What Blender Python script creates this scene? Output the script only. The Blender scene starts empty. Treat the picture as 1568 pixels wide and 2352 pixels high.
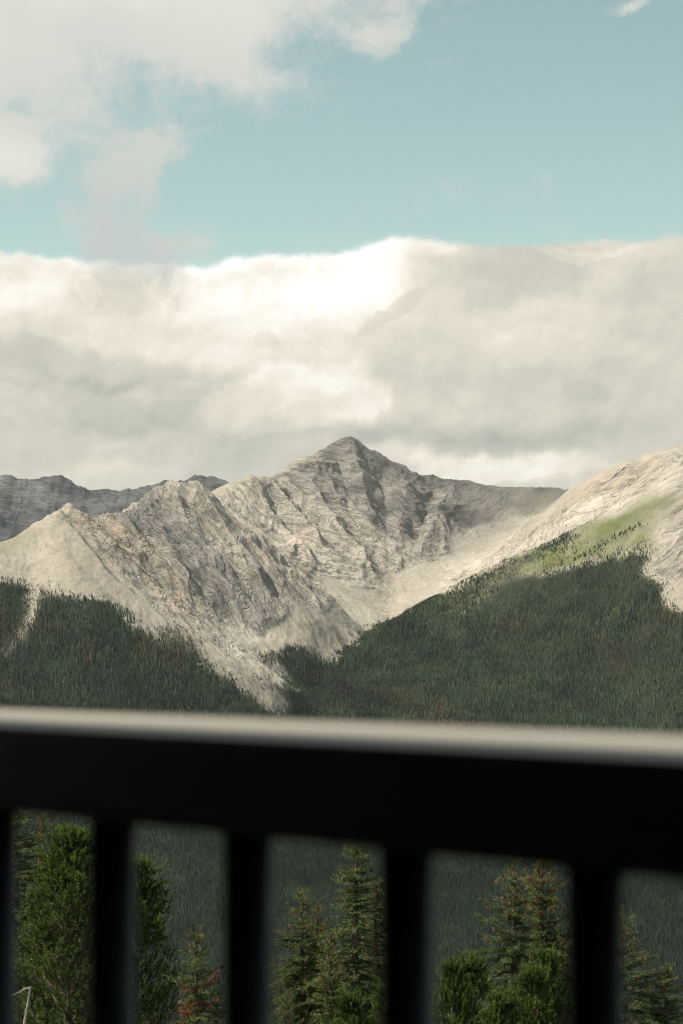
import bpy, math, random
import numpy as np
from mathutils import Vector, Matrix

R = math.radians
SC = bpy.context.scene
COL = SC.collection

# ------------------------------------------------------------------ camera
FPX = 5553.0                       # focal length in pixels of a 1568 px wide print
PITCH = R(3.155)
cam_d = bpy.data.cameras.new('camera')
cam = bpy.data.objects.new('camera', cam_d)
COL.objects.link(cam)
cam.location = (0, 0, 0)
cam.rotation_euler = (R(90) + PITCH, 0, 0)
cam_d.sensor_fit = 'VERTICAL'
cam_d.sensor_height = 36.0
cam_d.sensor_width = 24.0
cam_d.lens = 85.0
cam_d.clip_start = 0.05
cam_d.clip_end = 90000
cam_d.dof.use_dof = True
cam_d.dof.focus_distance = 900.0
cam_d.dof.aperture_fstop = 10.5
SC.camera = cam

# ------------------------------------------------------------------ light
SUN_EL, SUN_AZ = 54.0, -103.0       # azimuth measured from the view direction (+Y), negative = left
EXPO = 0.45
HAZE = 0.75e-5
sun_d = bpy.data.lights.new('sun', 'SUN')
sun_d.energy = 4.2
sun_d.angle = R(0.6)
sun_d.color = (1.0, 0.93, 0.82)
sun = bpy.data.objects.new('sun', sun_d)
COL.objects.link(sun)
sv = Vector((math.sin(R(SUN_AZ)) * math.cos(R(SUN_EL)), math.cos(R(SUN_AZ)) * math.cos(R(SUN_EL)), math.sin(R(SUN_EL))))
sun.rotation_euler = sv.to_track_quat('Z', 'Y').to_euler()
sun.location = sv * 50

vs = SC.view_settings
vs.view_transform = 'Standard'; vs.look = 'None'; vs.gamma = 1.0; vs.exposure = EXPO
vs.use_curve_mapping = False
SC.render.engine = 'CYCLES'
SC.cycles.max_bounces = 4
SC.cycles.diffuse_bounces = 2
SC.cycles.glossy_bounces = 2
SC.cycles.transmission_bounces = 2
SC.cycles.volume_bounces = 0
SC.cycles.transparent_max_bounces = 12
SC.cycles.use_denoising = True
SC.cycles.filter_width = 1.1
SC.cycles.sample_clamp_indirect = 6

# ------------------------------------------------------------------ node helper
class NT:
    def __init__(s, tree):
        s.t = tree; s.n = tree.nodes; s.l = tree.links
    def new(s, typ, **kw):
        n = s.n.new(typ)
        for k, v in kw.items():
            setattr(n, k, v)
        return n
    def put(s, sock, v):
        if hasattr(v, 'is_linked') or hasattr(v, 'links'):
            s.l.new(v, sock)
        elif v is not None:
            sock.default_value = v
    def math(s, op, a, b=None, c=None, clamp=False):
        n = s.new('ShaderNodeMath', operation=op, use_clamp=clamp)
        s.put(n.inputs[0], a)
        if b is not None: s.put(n.inputs[1], b)
        if c is not None: s.put(n.inputs[2], c)
        return n.outputs[0]
    def vmath(s, op, a, b=None):
        n = s.new('ShaderNodeVectorMath', operation=op)
        s.put(n.inputs[0], a)
        if b is not None: s.put(n.inputs[1], b)
        return n.outputs[1] if op in ('DOT_PRODUCT', 'LENGTH') else n.outputs[0]
    def noise(s, vec, scale, detail=5, rough=0.55, dist=0.0, lac=2.0):
        n = s.new('ShaderNodeTexNoise')
        s.put(n.inputs['Vector'], vec)
        n.inputs['Scale'].default_value = scale
        n.inputs['Detail'].default_value = detail
        n.inputs['Roughness'].default_value = rough
        n.inputs['Lacunarity'].default_value = lac
        n.inputs['Distortion'].default_value = dist
        return n.outputs['Fac'], n.outputs['Color']
    def smooth(s, v, a, b, lo=0.0, hi=1.0):
        n = s.new('ShaderNodeMapRange', interpolation_type='SMOOTHSTEP')
        s.put(n.inputs['Value'], v)
        n.inputs['From Min'].default_value = a; n.inputs['From Max'].default_value = b
        n.inputs['To Min'].default_value = lo; n.inputs['To Max'].default_value = hi
        return n.outputs['Result']
    def lin(s, v, a, b, lo=0.0, hi=1.0):
        n = s.new('ShaderNodeMapRange')
        s.put(n.inputs['Value'], v)
        n.inputs['From Min'].default_value = a; n.inputs['From Max'].default_value = b
        n.inputs['To Min'].default_value = lo; n.inputs['To Max'].default_value = hi
        return n.outputs['Result']
    def mix(s, f, a, b, blend='MIX'):
        n = s.new('ShaderNodeMix', data_type='RGBA', blend_type=blend)
        s.put(n.inputs['Factor'], f)
        s.put(n.inputs['A'], a if not isinstance(a, tuple) else (*a, 1) if len(a) == 3 else a)
        s.put(n.inputs['B'], b if not isinstance(b, tuple) else (*b, 1) if len(b) == 3 else b)
        return n.outputs['Result']
    def ramp(s, v, stops):
        n = s.new('ShaderNodeValToRGB')
        s.put(n.inputs[0], v)
        e = n.color_ramp.elements
        while len(e) < len(stops): e.new(0.5)
        for el, (p, c) in zip(e, stops):
            el.position = p; el.color = (c, c, c, 1) if not isinstance(c, tuple) else (*c, 1)
        return n.outputs[0]

def sc(c):
    return tuple(((x / 255) / 12.92 if x / 255 <= 0.04045 else ((x / 255 + 0.055) / 1.055) ** 2.4) for x in c)

# ------------------------------------------------------------------ world: blue sky and clouds by direction
world = bpy.data.worlds.new('World')
SC.world = world
world.use_nodes = True
world.cycles.sampling_method = 'MANUAL'
world.cycles.sample_map_resolution = 1024
nt = NT(world.node_tree)
nt.n.clear()
W_STR = 0.10
EG = 2 ** EXPO
sky = nt.new('ShaderNodeTexSky', sky_type='NISHITA')
sky.sun_disc = False
sky.sun_elevation = R(SUN_EL)
sky.sun_rotation = R(SUN_AZ)
sky.altitude = 2000
sky.air_density = 1.0; sky.dust_density = 0.6; sky.ozone_density = 1.0
tc = nt.new('ShaderNodeTexCoord')
D = nt.vmath('NORMALIZE', tc.outputs['Generated'])
sep = nt.new('ShaderNodeSeparateXYZ'); nt.l.new(D, sep.inputs[0])
az = nt.math('ARCTAN2', sep.outputs[0], sep.outputs[1])
el = nt.math('ARCSINE', sep.outputs[2])
# x, y in thousandths of the print (1 unit = 1000 px of the 1568 px print)
PX0 = nt.math('MULTIPLY_ADD', az, 5.553, 0.784)
PY0 = nt.math('MULTIPLY_ADD', el, -5.553, 1.482)
# domain warp so that nothing below has a geometric outline
wn = nt.noise(D, 22.0, 6, 0.62)[1]
wv = nt.vmath('SUBTRACT', wn, (0.5, 0.5, 0.5))
wsep = nt.new('ShaderNodeSeparateXYZ'); nt.l.new(wv, wsep.inputs[0])
wn2 = nt.noise(D, 9.0, 3, 0.5)[1]
wv2 = nt.vmath('SUBTRACT', wn2, (0.5, 0.5, 0.5))
wsep2 = nt.new('ShaderNodeSeparateXYZ'); nt.l.new(wv2, wsep2.inputs[0])
def warped(base, k, amt, amt2=0.0):
    v = nt.math('MULTIPLY_ADD', wsep.outputs[k], amt, base)
    return nt.math('MULTIPLY_ADD', wsep2.outputs[k], amt2, v) if amt2 else v
X1 = warped(PX0, 0, 0.34, 0.10); Y1 = warped(PY0, 1, 0.28, 0.08)
Xs = warped(PX0, 0, 0.26, 0.18); Ys = warped(PY0, 1, 0.20, 0.12)
def blob(x, y, cx, cy, sx, sy, amp, rot=0.0):
    dx = nt.math('ADD', x, -cx); dy = nt.math('ADD', y, -cy)
    c, s_ = math.cos(R(rot)), math.sin(R(rot))
    u = nt.math('ADD', nt.math('MULTIPLY', dx, c / sx), nt.math('MULTIPLY', dy, s_ / sx))
    v = nt.math('ADD', nt.math('MULTIPLY', dx, -s_ / sy), nt.math('MULTIPLY', dy, c / sy))
    q = nt.math('ADD', nt.math('MULTIPLY', u, u), nt.math('MULTIPLY', v, v))
    e = nt.math('POWER', 2.71828, nt.math('MULTIPLY', q, -1.0))
    return nt.math('MULTIPLY', e, amp)
def blobs(x, y, lst):
    acc = None
    for b in lst:
        g = blob(x, y, *b)
        acc = g if acc is None else nt.math('ADD', acc, g)
    return acc
fine, _ = nt.noise(D, 45.0, 9, 0.64, 0.5)
feather, _ = nt.noise(D, 130.0, 5, 0.65, 0.8)
mid, _ = nt.noise(D, 14.0, 7, 0.58, 0.4)
big, _ = nt.noise(D, 3.0, 4, 0.5)
# upper loose cloud (top left) ------------------------------------------------
up = blobs(X1, Y1, [
    (-0.05, 0.02, 0.38, 0.24, 1.35), (0.53, -0.02, 0.31, 0.13, 1.15), (-0.5, 0.25, 0.36, 0.34, 1.0),
    (0.48, 0.16, 0.22, 0.085, 0.62, 22), (0.27, 0.27, 0.13, 0.11, 0.42), (0.02, 0.365, 0.155, 0.090, 1.15), (0.385, 0.36, 0.10, 0.045, 0.75, -30),
    (0.33, 0.43, 0.11, 0.065, 0.74, -35), (0.265, 0.53, 0.085, 0.070, 0.66), (0.165, 0.52, 0.05, 0.04, 0.25), (0.42, 0.570, 0.115, 0.050, 0.95, 8), (0.35, 0.63, 0.09, 0.04, 0.45),
    (0.90, 0.085, 0.14, 0.040, 0.60, -25), (1.00, 0.01, 0.11, 0.04, 0.45), (0.78, 0.05, 0.08, 0.06, 0.25),
    (1.475, 0.032, 0.070, 0.020, 0.66, -22), (1.01, 0.185, 0.08, 0.018, 0.26, -10), (0.965, 0.49, 0.06, 0.05, 0.22),
    (0.42, 0.075, 0.07, 0.030, -0.25, 10), (0.05, 0.262, 0.10, 0.014, -0.30)])
# away from the frame the sky carries the same broken cloud
off = nt.smooth(nt.math('ABSOLUTE', nt.math('ADD', PX0, -0.784)), 1.1, 2.6)
offy = nt.smooth(PY0, -0.2, -1.6, 0, 1)
off = nt.math('MAXIMUM', off, offy)
up = nt.math('ADD', up, nt.math('MULTIPLY', off, nt.smooth(big, 0.42, 0.62, 0.0, 0.75)))
updens = nt.math('ADD', up, nt.math('MULTIPLY', nt.math('ADD', fine, -0.5), 1.25))
updens = nt.math('ADD', updens, nt.math('MULTIPLY', nt.math('ADD', mid, -0.5), 0.7))
updens = nt.math('ADD', updens, nt.math('MULTIPLY', nt.math('ADD', feather, -0.5), 0.45))
up_a = nt.smooth(updens, 0.12, 0.95, 0.0, 1.0)
up_a = nt.math('MULTIPLY', up_a, 0.97)
# main bank -------------------------------------------------------------------
edge = nt.ramp(nt.lin(PX0, -0.2, 1.8), [((p + 0.2) / 2.0, v) for p, v in [
    (-0.2, 0.585), (0.0, 0.591), (0.06, 0.588), (0.13, 0.593), (0.27, 0.600), (0.42, 0.603), (0.50, 0.602), (0.535, 0.585), (0.575, 0.591),
    (0.60, 0.585), (0.66, 0.588), (0.72, 0.581), (0.80, 0.574), (0.855, 0.559), (0.895, 0.540), (0.94, 0.539), (0.97, 0.551), (1.04, 0.560),
    (1.10, 0.566), (1.20, 0.568), (1.30, 0.560), (1.42, 0.556), (1.57, 0.552), (1.8, 0.556)]])
sepc = nt.new('ShaderNodeSeparateColor'); nt.l.new(edge, sepc.inputs[0])
edge_v = nt.math('ADD', sepc.outputs[0], nt.math('MULTIPLY', off, nt.math('MULTIPLY', nt.math('ADD', big, -0.5), 0.9)))
en, _ = nt.noise(D, 60.0, 6, 0.6)
edge_v = nt.math('ADD', edge_v, nt.math('MULTIPLY', nt.math('ADD', en, -0.5), 0.055))
dd = nt.math('SUBTRACT', PY0, edge_v)
hard = nt.smooth(dd, -0.004, 0.016)
soft = nt.smooth(dd, -0.012, 0.022)
bank_a = nt.math('MULTIPLY_ADD', nt.math('SUBTRACT', hard, soft), 0.6, soft)
# brightness of the bank: soft fields, crisp billows in front of each other, and relief lit from the upper left
def sharp(x, y, cx, cy, sx, sy, amp, rot=0.0, w=0.09, nz=0.5):
    g_ = blob(x, y, cx, cy, sx, sy, 1.0, rot)
    g_ = nt.math('ADD', g_, nt.math('MULTIPLY', nt.math('ADD', fine, -0.5), nz))
    return nt.math('MULTIPLY', nt.smooth(g_, 0.42 - w, 0.42 + w), amp)
bb = blobs(Xs, Ys, [
    (0.60, 0.66, 0.36, 0.10, 0.34), (0.00, 0.66, 0.24, 0.09, 0.36), (0.45, 0.80, 0.40, 0.06, 0.14), (0.88, 0.62, 0.16, 0.10, 0.22),
    (0.85, 0.90, 0.14, 0.08, 0.06), (1.20, 0.72, 0.22, 0.05, 0.08), (1.45, 0.72, 0.14, 0.05, 0.10), (1.48, 0.60, 0.12, 0.03, 0.10),
    (1.08, 1.002, 0.34, 0.030, -0.20), (0.55, 1.00, 0.5, 0.03, -0.08), (0.30, 1.06, 0.60, 0.05, -0.06), (1.40, 1.00, 0.2, 0.06, -0.08),
    (1.10, 0.88, 0.30, 0.08, -0.05), (0.30, 1.02, 0.08, 0.02, 0.10), (0.26, 1.09, 0.12, 0.02, 0.10), (1.15, 0.62, 0.2, 0.06, -0.06)])
for q in [
    (0.20, 0.835, 0.34, 0.050, -0.17, 7, 0.30, 0.2), (0.22, 0.93, 0.30, 0.075, -0.13, 0, 0.22, 0.35), (0.04, 0.945, 0.13, 0.045, 0.09, 12, 0.10, 0.4),
    (0.66, 0.91, 0.26, 0.105, 0.19, -8, 0.12, 0.5), (0.31, 0.655, 0.13, 0.050, -0.17, -8, 0.34, 0.5), (0.245, 0.66, 0.05, 0.03, 0.10, 0, 0.12, 0.6),
    (1.18, 0.635, 0.27, 0.075, -0.11, -10, 0.16, 0.5), (0.91, 0.70, 0.10, 0.022, -0.12, -22, 0.25, 0.5), (1.35, 0.90, 0.07, 0.04, -0.09, 25, 0.22, 0.5),
    (1.12, 1.070, 0.27, 0.042, 0.24, 2, 0.28, 0.2), (0.60, 0.77, 0.055, 0.020, -0.07, 0, 0.25, 0.4), (0.37, 0.885, 0.10, 0.035, 0.08, -10, 0.12, 0.6),
    (1.36, 0.585, 0.14, 0.018, 0.09, 0, 0.12, 0.4), (1.30, 0.79, 0.20, 0.04, 0.06, 5, 0.12, 0.5), (0.78, 0.82, 0.10, 0.06, 0.05, 0, 0.12, 0.5)]:
    bb = nt.math('ADD', bb, sharp(Xs, Ys, *q))
def relief(scale, detail, off_, gain):
    a_, _ = nt.noise(D, scale, detail, 0.55)
    b_, _ = nt.noise(nt.vmath('ADD', D, off_), scale, detail, 0.55)
    return nt.math('MULTIPLY', nt.math('SUBTRACT', a_, b_), gain)
bb = nt.math('ADD', bb, relief(16.0, 6, (-0.0050, 0.0, 0.0085), 0.62))
bb = nt.math('ADD', bb, relief(46.0, 6, (-0.0016, 0.0, 0.0028), 0.42))
bb = nt.math('ADD', bb, nt.math('MULTIPLY', nt.math('ADD', mid, -0.5), 0.22))
rim = nt.math('MULTIPLY', nt.smooth(dd, 0.055, 0.0), nt.smooth(Xs, 1.12, 1.02, 0.04, 0.22))
bb = nt.math('ADD', bb, rim)
bb = nt.math('ADD', bb, 0.525)
rampn = nt.new('ShaderNodeValToRGB')
nt.l.new(bb, rampn.inputs[0])
re = rampn.color_ramp.elements
while len(re) < 6: re.new(0.5)
for e_, (p, c, k_) in zip(re, [(0.08, (160, 162, 152), 1), (0.28, (190, 190, 178), 1), (0.48, (212, 209, 196), 1.0), (0.66, (234, 228, 212), 1.0), (0.82, (250, 245, 233), 1.04), (0.95, (255, 254, 250), 1.10)]):
    e_.position = p; lc = sc(c); e_.color = (*[v * k_ / EG for v in lc], 1)
bank_col = rampn.outputs[0]
# upper cloud colour
ub = blobs(Xs, Ys, [(0.04, 0.38, 0.14, 0.06, 0.30), (0.05, 0.12, 0.5, 0.2, 0.04), (0.31, 0.46, 0.2, 0.12, -0.14, -45), (0.37, 0.62, 0.16, 0.09, -0.22), (0.35, -0.02, 0.3, 0.06, 0.22),
                    (0.10, 0.22, 0.2, 0.06, -0.05)])
ub = nt.math('ADD', ub, nt.math('MULTIPLY', nt.math('ADD', mid, -0.5), 0.35))
ub = nt.math('ADD', ub, 0.5)
up_col = nt.mix(nt.smooth(ub, 0.1, 0.9), tuple(v / EG for v in sc((197, 203, 199))), tuple(v / EG for v in sc((234, 231, 220))))
# the print has teal skies: the Nishita blue is graded by one constant tint
tint = nt.mix(1.0, sky.outputs[0], (1.53, 1.36, 0.87), 'MULTIPLY')
# combine: everything divided by W_STR so that one Background carries it all
S = 1.0 / W_STR
def scale_col(c, k):
    n = nt.new('ShaderNodeVectorMath', operation='SCALE'); nt.l.new(c, n.inputs[0]); n.inputs['Scale'].default_value = k
    return n.outputs[0]
base = nt.mix(bank_a, tint, scale_col(bank_col, S))
full = nt.mix(up_a, base, scale_col(up_col, S))
bg = nt.new('ShaderNodeBackground'); nt.l.new(full, bg.inputs[0]); bg.inputs[1].default_value = W_STR
wo = nt.new('ShaderNodeOutputWorld'); nt.l.new(bg.outputs[0], wo.inputs[0])

# ------------------------------------------------------------------ geometry helpers
def unproj(px, py, Y):
    a = (px - 784.0) / FPX; b = (1176.0 - py) / FPX
    c, s_ = math.cos(PITCH), math.sin(PITCH)
    d = (a, c - b * s_, s_ + b * c)
    k = Y / d[1]
    return (d[0] * k, Y, d[2] * k)
def proj(P):
    c, s_ = math.cos(PITCH), math.sin(PITCH)
    f = P[:, 1] * c + P[:, 2] * s_
    u = -P[:, 1] * s_ + P[:, 2] * c
    return 784 + FPX * P[:, 0] / f, 1176 - FPX * u / f

def add_mesh(name, verts, faces, mats, parent=None, smooth=False, attrs=None, kind=None, fmat=None):
    me = bpy.data.meshes.new(name)
    verts = np.asarray(verts, np.float32).reshape(-1, 3)
    if isinstance(faces, np.ndarray):
        n, k = faces.shape
        me.vertices.add(len(verts)); me.vertices.foreach_set('co', verts.ravel())
        me.loops.add(n * k); me.loops.foreach_set('vertex_index', faces.astype(np.int32).ravel())
        me.polygons.add(n); me.polygons.foreach_set('loop_start', np.arange(0, n * k, k, dtype=np.int32))
        me.polygons.foreach_set('loop_total', np.full(n, k, np.int32))
        me.update(calc_edges=True)
    else:
        me.from_pydata([tuple(map(float, v)) for v in verts], [], faces)
    for m in (mats if isinstance(mats, (list, tuple)) else [mats]):
        me.materials.append(m)
    if fmat is not None:
        me.polygons.foreach_set('material_index', np.asarray(fmat, np.int32))
    if smooth:
        me.polygons.foreach_set('use_smooth', np.ones(len(me.polygons), bool))
    for an, (typ, dat) in (attrs or {}).items():
        at = me.attributes.new(an, typ, 'POINT')
        at.data.foreach_set('color' if typ == 'FLOAT_COLOR' else 'value', np.asarray(dat, np.float32).ravel())
    o = bpy.data.objects.new(name, me)
    COL.objects.link(o)
    if parent is not None: o.parent = parent
    if kind: o['kind'] = kind
    return o
def tag(o, label, cat, group=None, kind=None):
    o['label'] = label; o['category'] = cat
    if group: o['group'] = group
    if kind: o['kind'] = kind
    return o
def empty(name, loc):
    o = bpy.data.objects.new(name, None); COL.objects.link(o); o.location = loc
    o.empty_display_size = 0.2
    return o

# ------------------------------------------------------------------ numpy noise
_rng = np.random.RandomState(7)
_perm = np.concatenate([_rng.permutation(256)] * 3)
_g = _rng.normal(size=(256, 3)); _g /= np.linalg.norm(_g, axis=1)[:, None]
_g = _g.astype(np.float32)
def gn(x, y, z, seed=0):
    x = np.asarray(x, np.float32) + seed * 17.31; y = np.asarray(y, np.float32) + seed * 5.77; z = np.asarray(z, np.float32) + np.float32(seed * 9.13)
    x, y, z = np.broadcast_arrays(x, y, z)
    xi = np.floor(x).astype(np.int32); yi = np.floor(y).astype(np.int32); zi = np.floor(z).astype(np.int32)
    xf = x - xi; yf = y - yi; zf = z - zi
    u = xf * xf * xf * (xf * (xf * 6 - 15) + 10); v = yf * yf * yf * (yf * (yf * 6 - 15) + 10); w = zf * zf * zf * (zf * (zf * 6 - 15) + 10)
    def cr(a, b, c):
        h = _perm[_perm[_perm[(xi + a) & 255] + ((yi + b) & 255)] + ((zi + c) & 255)]
        g = _g[h]
        return g[..., 0] * (xf - a) + g[..., 1] * (yf - b) + g[..., 2] * (zf - c)
    x00 = cr(0, 0, 0) * (1 - u) + cr(1, 0, 0) * u; x10 = cr(0, 1, 0) * (1 - u) + cr(1, 1, 0) * u
    x01 = cr(0, 0, 1) * (1 - u) + cr(1, 0, 1) * u; x11 = cr(0, 1, 1) * (1 - u) + cr(1, 1, 1) * u
    return ((x00 * (1 - v) + x10 * v) * (1 - w) + (x01 * (1 - v) + x11 * v) * w) * 1.6
def fbm(x, y, z, oct=4, seed=0, rough=0.5):
    s = 0; a = 1.0; f = 1.0; t = 0
    for i in range(oct):
        s = s + a * gn(x * f, y * f, z * f, seed + i); t += a; a *= rough; f *= 2.03
    return s / t
def ridged(x, y, z, oct=4, seed=0, rough=0.5):
    s = 0; a = 1.0; f = 1.0; t = 0; w = 1.0
    for i in range(oct):
        n = 1 - np.abs(gn(x * f, y * f, z * f, seed + i)) * 1.8
        n = np.clip(n, 0, 1); n = n * n
        s = s + a * n * w; t += a; w = np.clip(n * 1.6, 0, 1); a *= rough; f *= 2.1
    return s / t - 0.45

# ------------------------------------------------------------------ terrain control lines: (px, py, distance)
def crest_back(line, dy, dz):
    return [unproj(*p) for p in line], dy, dz
LINES = []
A_CREST = [(-300, 1330, 6150), (-120, 1290, 6300), (0, 1246, 6420), (60, 1215, 6450), (110, 1185, 6480), (135, 1168, 6500), (160, 1161, 6500), (172, 1166, 6510),
           (185, 1172, 6540), (205, 1187, 6600), (225, 1178, 6650), (245, 1173, 6700), (265, 1176, 6760), (300, 1152, 6880), (345, 1130, 7000), (380, 1108, 7100),
           (400, 1114, 7120), (425, 1122, 7140), (442, 1108, 7170), (460, 1118, 7180), (485, 1143, 7180), (517, 1168, 7160), (550, 1208, 7130), (600, 1234, 7080),
           (627, 1248, 7050), (645, 1290, 7010), (675, 1300, 7000), (700, 1316, 6990), (735, 1338, 6990), (765, 1362, 7000), (770, 1395, 7030)]
D_CREST = [(300, 1180, 7900), (420, 1165, 7850), (485, 1143, 7850), (520, 1120, 7900), (555, 1100, 7980), (578, 1089, 8000), (590, 1096, 8010), (610, 1098, 8050), (636, 1098, 8200), (655, 1075, 8300),
           (680, 1053, 8400), (700, 1046, 8450), (718, 1042, 8500), (742, 1026, 8600), (765, 1017, 8700), (783, 1001, 8780), (805, 997, 8800), (822, 1005, 8800), (860, 1028, 8800), (895, 1052, 8800), (930, 1066, 8800),
           (990, 1085, 8800), (1035, 1098, 8800), (1075, 1101, 8800), (1110, 1113, 8800), (1180, 1123, 8800), (1250, 1125, 8750), (1280, 1119, 8700), (1299, 1124, 8600), (1340, 1102, 8500), (1400, 1073, 8350), (1430, 1063, 8300), (1450, 1053, 8200),
           (1480, 1041, 8100), (1520, 1028, 8000), (1545, 1023, 7950), (1568, 1021, 7900), (1700, 1000, 7800), (1950, 960, 7700)]
F_CREST = [(795, 1494, 6680), (850, 1457, 6800), (894, 1431, 6900), (1024, 1356, 7020), (1109, 1316, 7050), (1214, 1266, 7000), (1334, 1206, 6950), (1434, 1146, 6900),
           (1504, 1111, 6850), (1549, 1091, 6800), (1600, 1060, 6750), (1750, 1000, 6700), (2000, 940, 6700)]
LINES += [A_CREST, D_CREST, F_CREST]
LINES += [
    # front face of the left hill
    [(160, 1161, 6500), (125, 1190, 6440), (150, 1235, 6380), (176, 1296, 6300), (172, 1361, 6220), (200, 1450, 6120), (250, 1560, 5990), (300, 1680, 5860), (340, 1900, 5500), (380, 2352, 4900)],
    [(100, 1200, 6450), (88, 1270, 6370), (78, 1336, 6270), (66, 1416, 6170), (40, 1470, 6090), (10, 1560, 5980), (0, 1700, 5800), (40, 2352, 4880)],
    [(-60, 1340, 6230), (-80, 1500, 6020), (-100, 1700, 5800), (-140, 2352, 4850)],
    [(-300, 1500, 6000), (-350, 1700, 5750), (-450, 2352, 4850)],
    # rock spine of the left hill down to the scree tip
    [(160, 1161, 6500), (195, 1195, 6475), (230, 1228, 6450), (265, 1255, 6430), (310, 1310, 6380), (360, 1365, 6330), (420, 1410, 6290), (470, 1460, 6250), (530, 1500, 6220), (600, 1540, 6210), (650, 1565, 6215), (690, 1580, 6230)],
    # gully behind the spine
    [(208, 1200, 6590), (260, 1245, 6540), (310, 1290, 6490), (360, 1340, 6450), (430, 1392, 6420), (470, 1430, 6410), (540, 1460, 6420), (620, 1488, 6490), (690, 1510, 6480), (735, 1522, 6580)],
    # crags of the second ridge
    [(265, 1177, 6760), (330, 1222, 6755), (390, 1270, 6700), (438, 1335, 6590), (448, 1388, 6500)],
    # foot of the slabs
    [(455, 1395, 6490), (520, 1430, 6560), (600, 1449, 6580), (650, 1420, 6650), (720, 1427, 6700), (800, 1447, 6800), (842, 1455, 6900)],
    # stream line
    [(1000, 1368, 7480), (930, 1395, 7380), (875, 1430, 7180), (856, 1447, 7000), (815, 1472, 6810), (778, 1502, 6680), (750, 1528, 6590), (728, 1560, 6500), (722, 1585, 6430), (715, 1620, 6320), (690, 1665, 6200), (640, 1730, 6060), (560, 1850, 5780), (540, 2050, 5350), (540, 2352, 4880)],
    [(605, 1468, 6520), (690, 1482, 6560), (750, 1494, 6640)],
    # right slope: feet
    [(765, 1560, 6460), (790, 1620, 6330), (800, 1700, 6200), (800, 2352, 4900)],
    [(950, 1500, 6750), (980, 1600, 6400), (1000, 1700, 6150), (1050, 2352, 4900)],
    [(1150, 1400, 6780), (1150, 1550, 6420), (1200, 1700, 6080), (1300, 2352, 4880)],
    [(1350, 1300, 6750), (1400, 1500, 6380), (1450, 1700, 6000), (1568, 2352, 4860)],
    [(1450, 1250, 6650), (1480, 1312, 6480), (1530, 1400, 6300), (1568, 1480, 6180), (1650, 1700, 5850), (1850, 2352, 4850)],
    [(1700, 1250, 6500), (1750, 1450, 6200), (1900, 1700, 5850), (2100, 2352, 4850)],
    [(1549, 1180, 6690), (1500, 1240, 6600), (1490, 1290, 6520)],
    # peak face and buttresses
    [(805, 997, 8800), (835, 1075, 8550), (850, 1150, 8300), (865, 1230, 8000), (885, 1300, 7720), (880, 1330, 7640)],
    [(578, 1089, 8000), (600, 1150, 7850), (640, 1225, 7650), (690, 1270, 7480), (720, 1318, 7350)],
    [(655, 1075, 8300), (700, 1150, 8080), (760, 1230, 7800), (800, 1290, 7600), (855, 1345, 7480)],
    [(490, 1150, 7750), (540, 1190, 7600), (600, 1225, 7480), (660, 1300, 7280), (720, 1350, 7200), (775, 1400, 7150), (815, 1430, 7120)],
    [(720, 1325, 7330), (790, 1365, 7300), (850, 1400, 7250)],
    [(880, 1330, 7600), (900, 1370, 7480), (890, 1410, 7340)],
    # head wall and the trough below the right ridge
    [(1080, 1102, 8800), (1050, 1180, 8450), (1010, 1250, 8100), (960, 1310, 7750), (930, 1350, 7580)],
    [(955, 1080, 8800), (990, 1150, 8450), (985, 1190, 8300), (950, 1240, 8150)],
    [(1299, 1124, 8600), (1240, 1180, 8400), (1170, 1235, 8100), (1090, 1290, 7850), (1010, 1340, 7620), (930, 1395, 7380)],
    [(1568, 1100, 7500), (1400, 1190, 7450), (1250, 1270, 7450), (1130, 1335, 7450)],
    # hidden ground behind the right slope
    [(1000, 1420, 7300), (1120, 1390, 7350), (1300, 1320, 7380), (1500, 1240, 7330), (1750, 1150, 7250)],
]
ctrl = []
def densify(line, step=70.0):
    P = [unproj(*p) for p in line]
    out = [P[0]]
    for a, b in zip(P[:-1], P[1:]):
        n = max(1, int(round(math.dist(a, b) / step)))
        for i in range(1, n + 1):
            t = i / n
            out.append(tuple(a[k] + (b[k] - a[k]) * t for k in range(3)))
    return out
for L in LINES:
    ctrl += densify(L)
# ground falling away behind the crests
for L, dy, dz in ((A_CREST[:24], 330, 170), (D_CREST, 700, 380)):
    for p in densify(L, 160):
        ctrl.append((p[0] * (1 + dy / p[1]), p[1] + dy, p[2] - dz))
# valley floor in front
for u in (-0.2, -0.12, -0.05, 0.03, 0.1, 0.2):
    ctrl.append((u * 4300, 4300, -845))
ctrl = np.array(ctrl, np.float64)
# remove near duplicates in plan
keep = []
for i, p in enumerate(ctrl):
    if all((p[0] - ctrl[j][0]) ** 2 + (p[1] - ctrl[j][1]) ** 2 > 18 ** 2 for j in keep):
        keep.append(i)
ctrl = ctrl[keep]
KS = 1000.0
C2 = ctrl[:, :2] / KS
def kern(r): return -r
N = len(ctrl)
Dm = np.linalg.norm(C2[:, None] - C2[None], axis=2)
M = np.zeros((N + 3, N + 3)); M[:N, :N] = kern(Dm) + 0 * np.eye(N)
Pm = np.c_[np.ones(N), C2]; M[:N, N:] = Pm; M[N:, :N] = Pm.T
wts = np.linalg.solve(M, np.r_[ctrl[:, 2], 0, 0, 0])
def base_height(x, y):
    q = np.c_[x.ravel(), y.ravel()].astype(np.float32) / KS
    out = np.empty(len(q), np.float32)
    c2 = C2.astype(np.float32); w = wts.astype(np.float32)
    cc = (c2 ** 2).sum(1)
    for i in range(0, len(q), 40000):
        b = q[i:i + 40000]
        d2 = (b ** 2).sum(1)[:, None] + cc[None] - 2 * b @ c2.T
        out[i:i + 40000] = -np.sqrt(np.maximum(d2, 0)) @ w[:N] + w[N] + b @ w[N + 1:]
    return out.reshape(x.shape)

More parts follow.
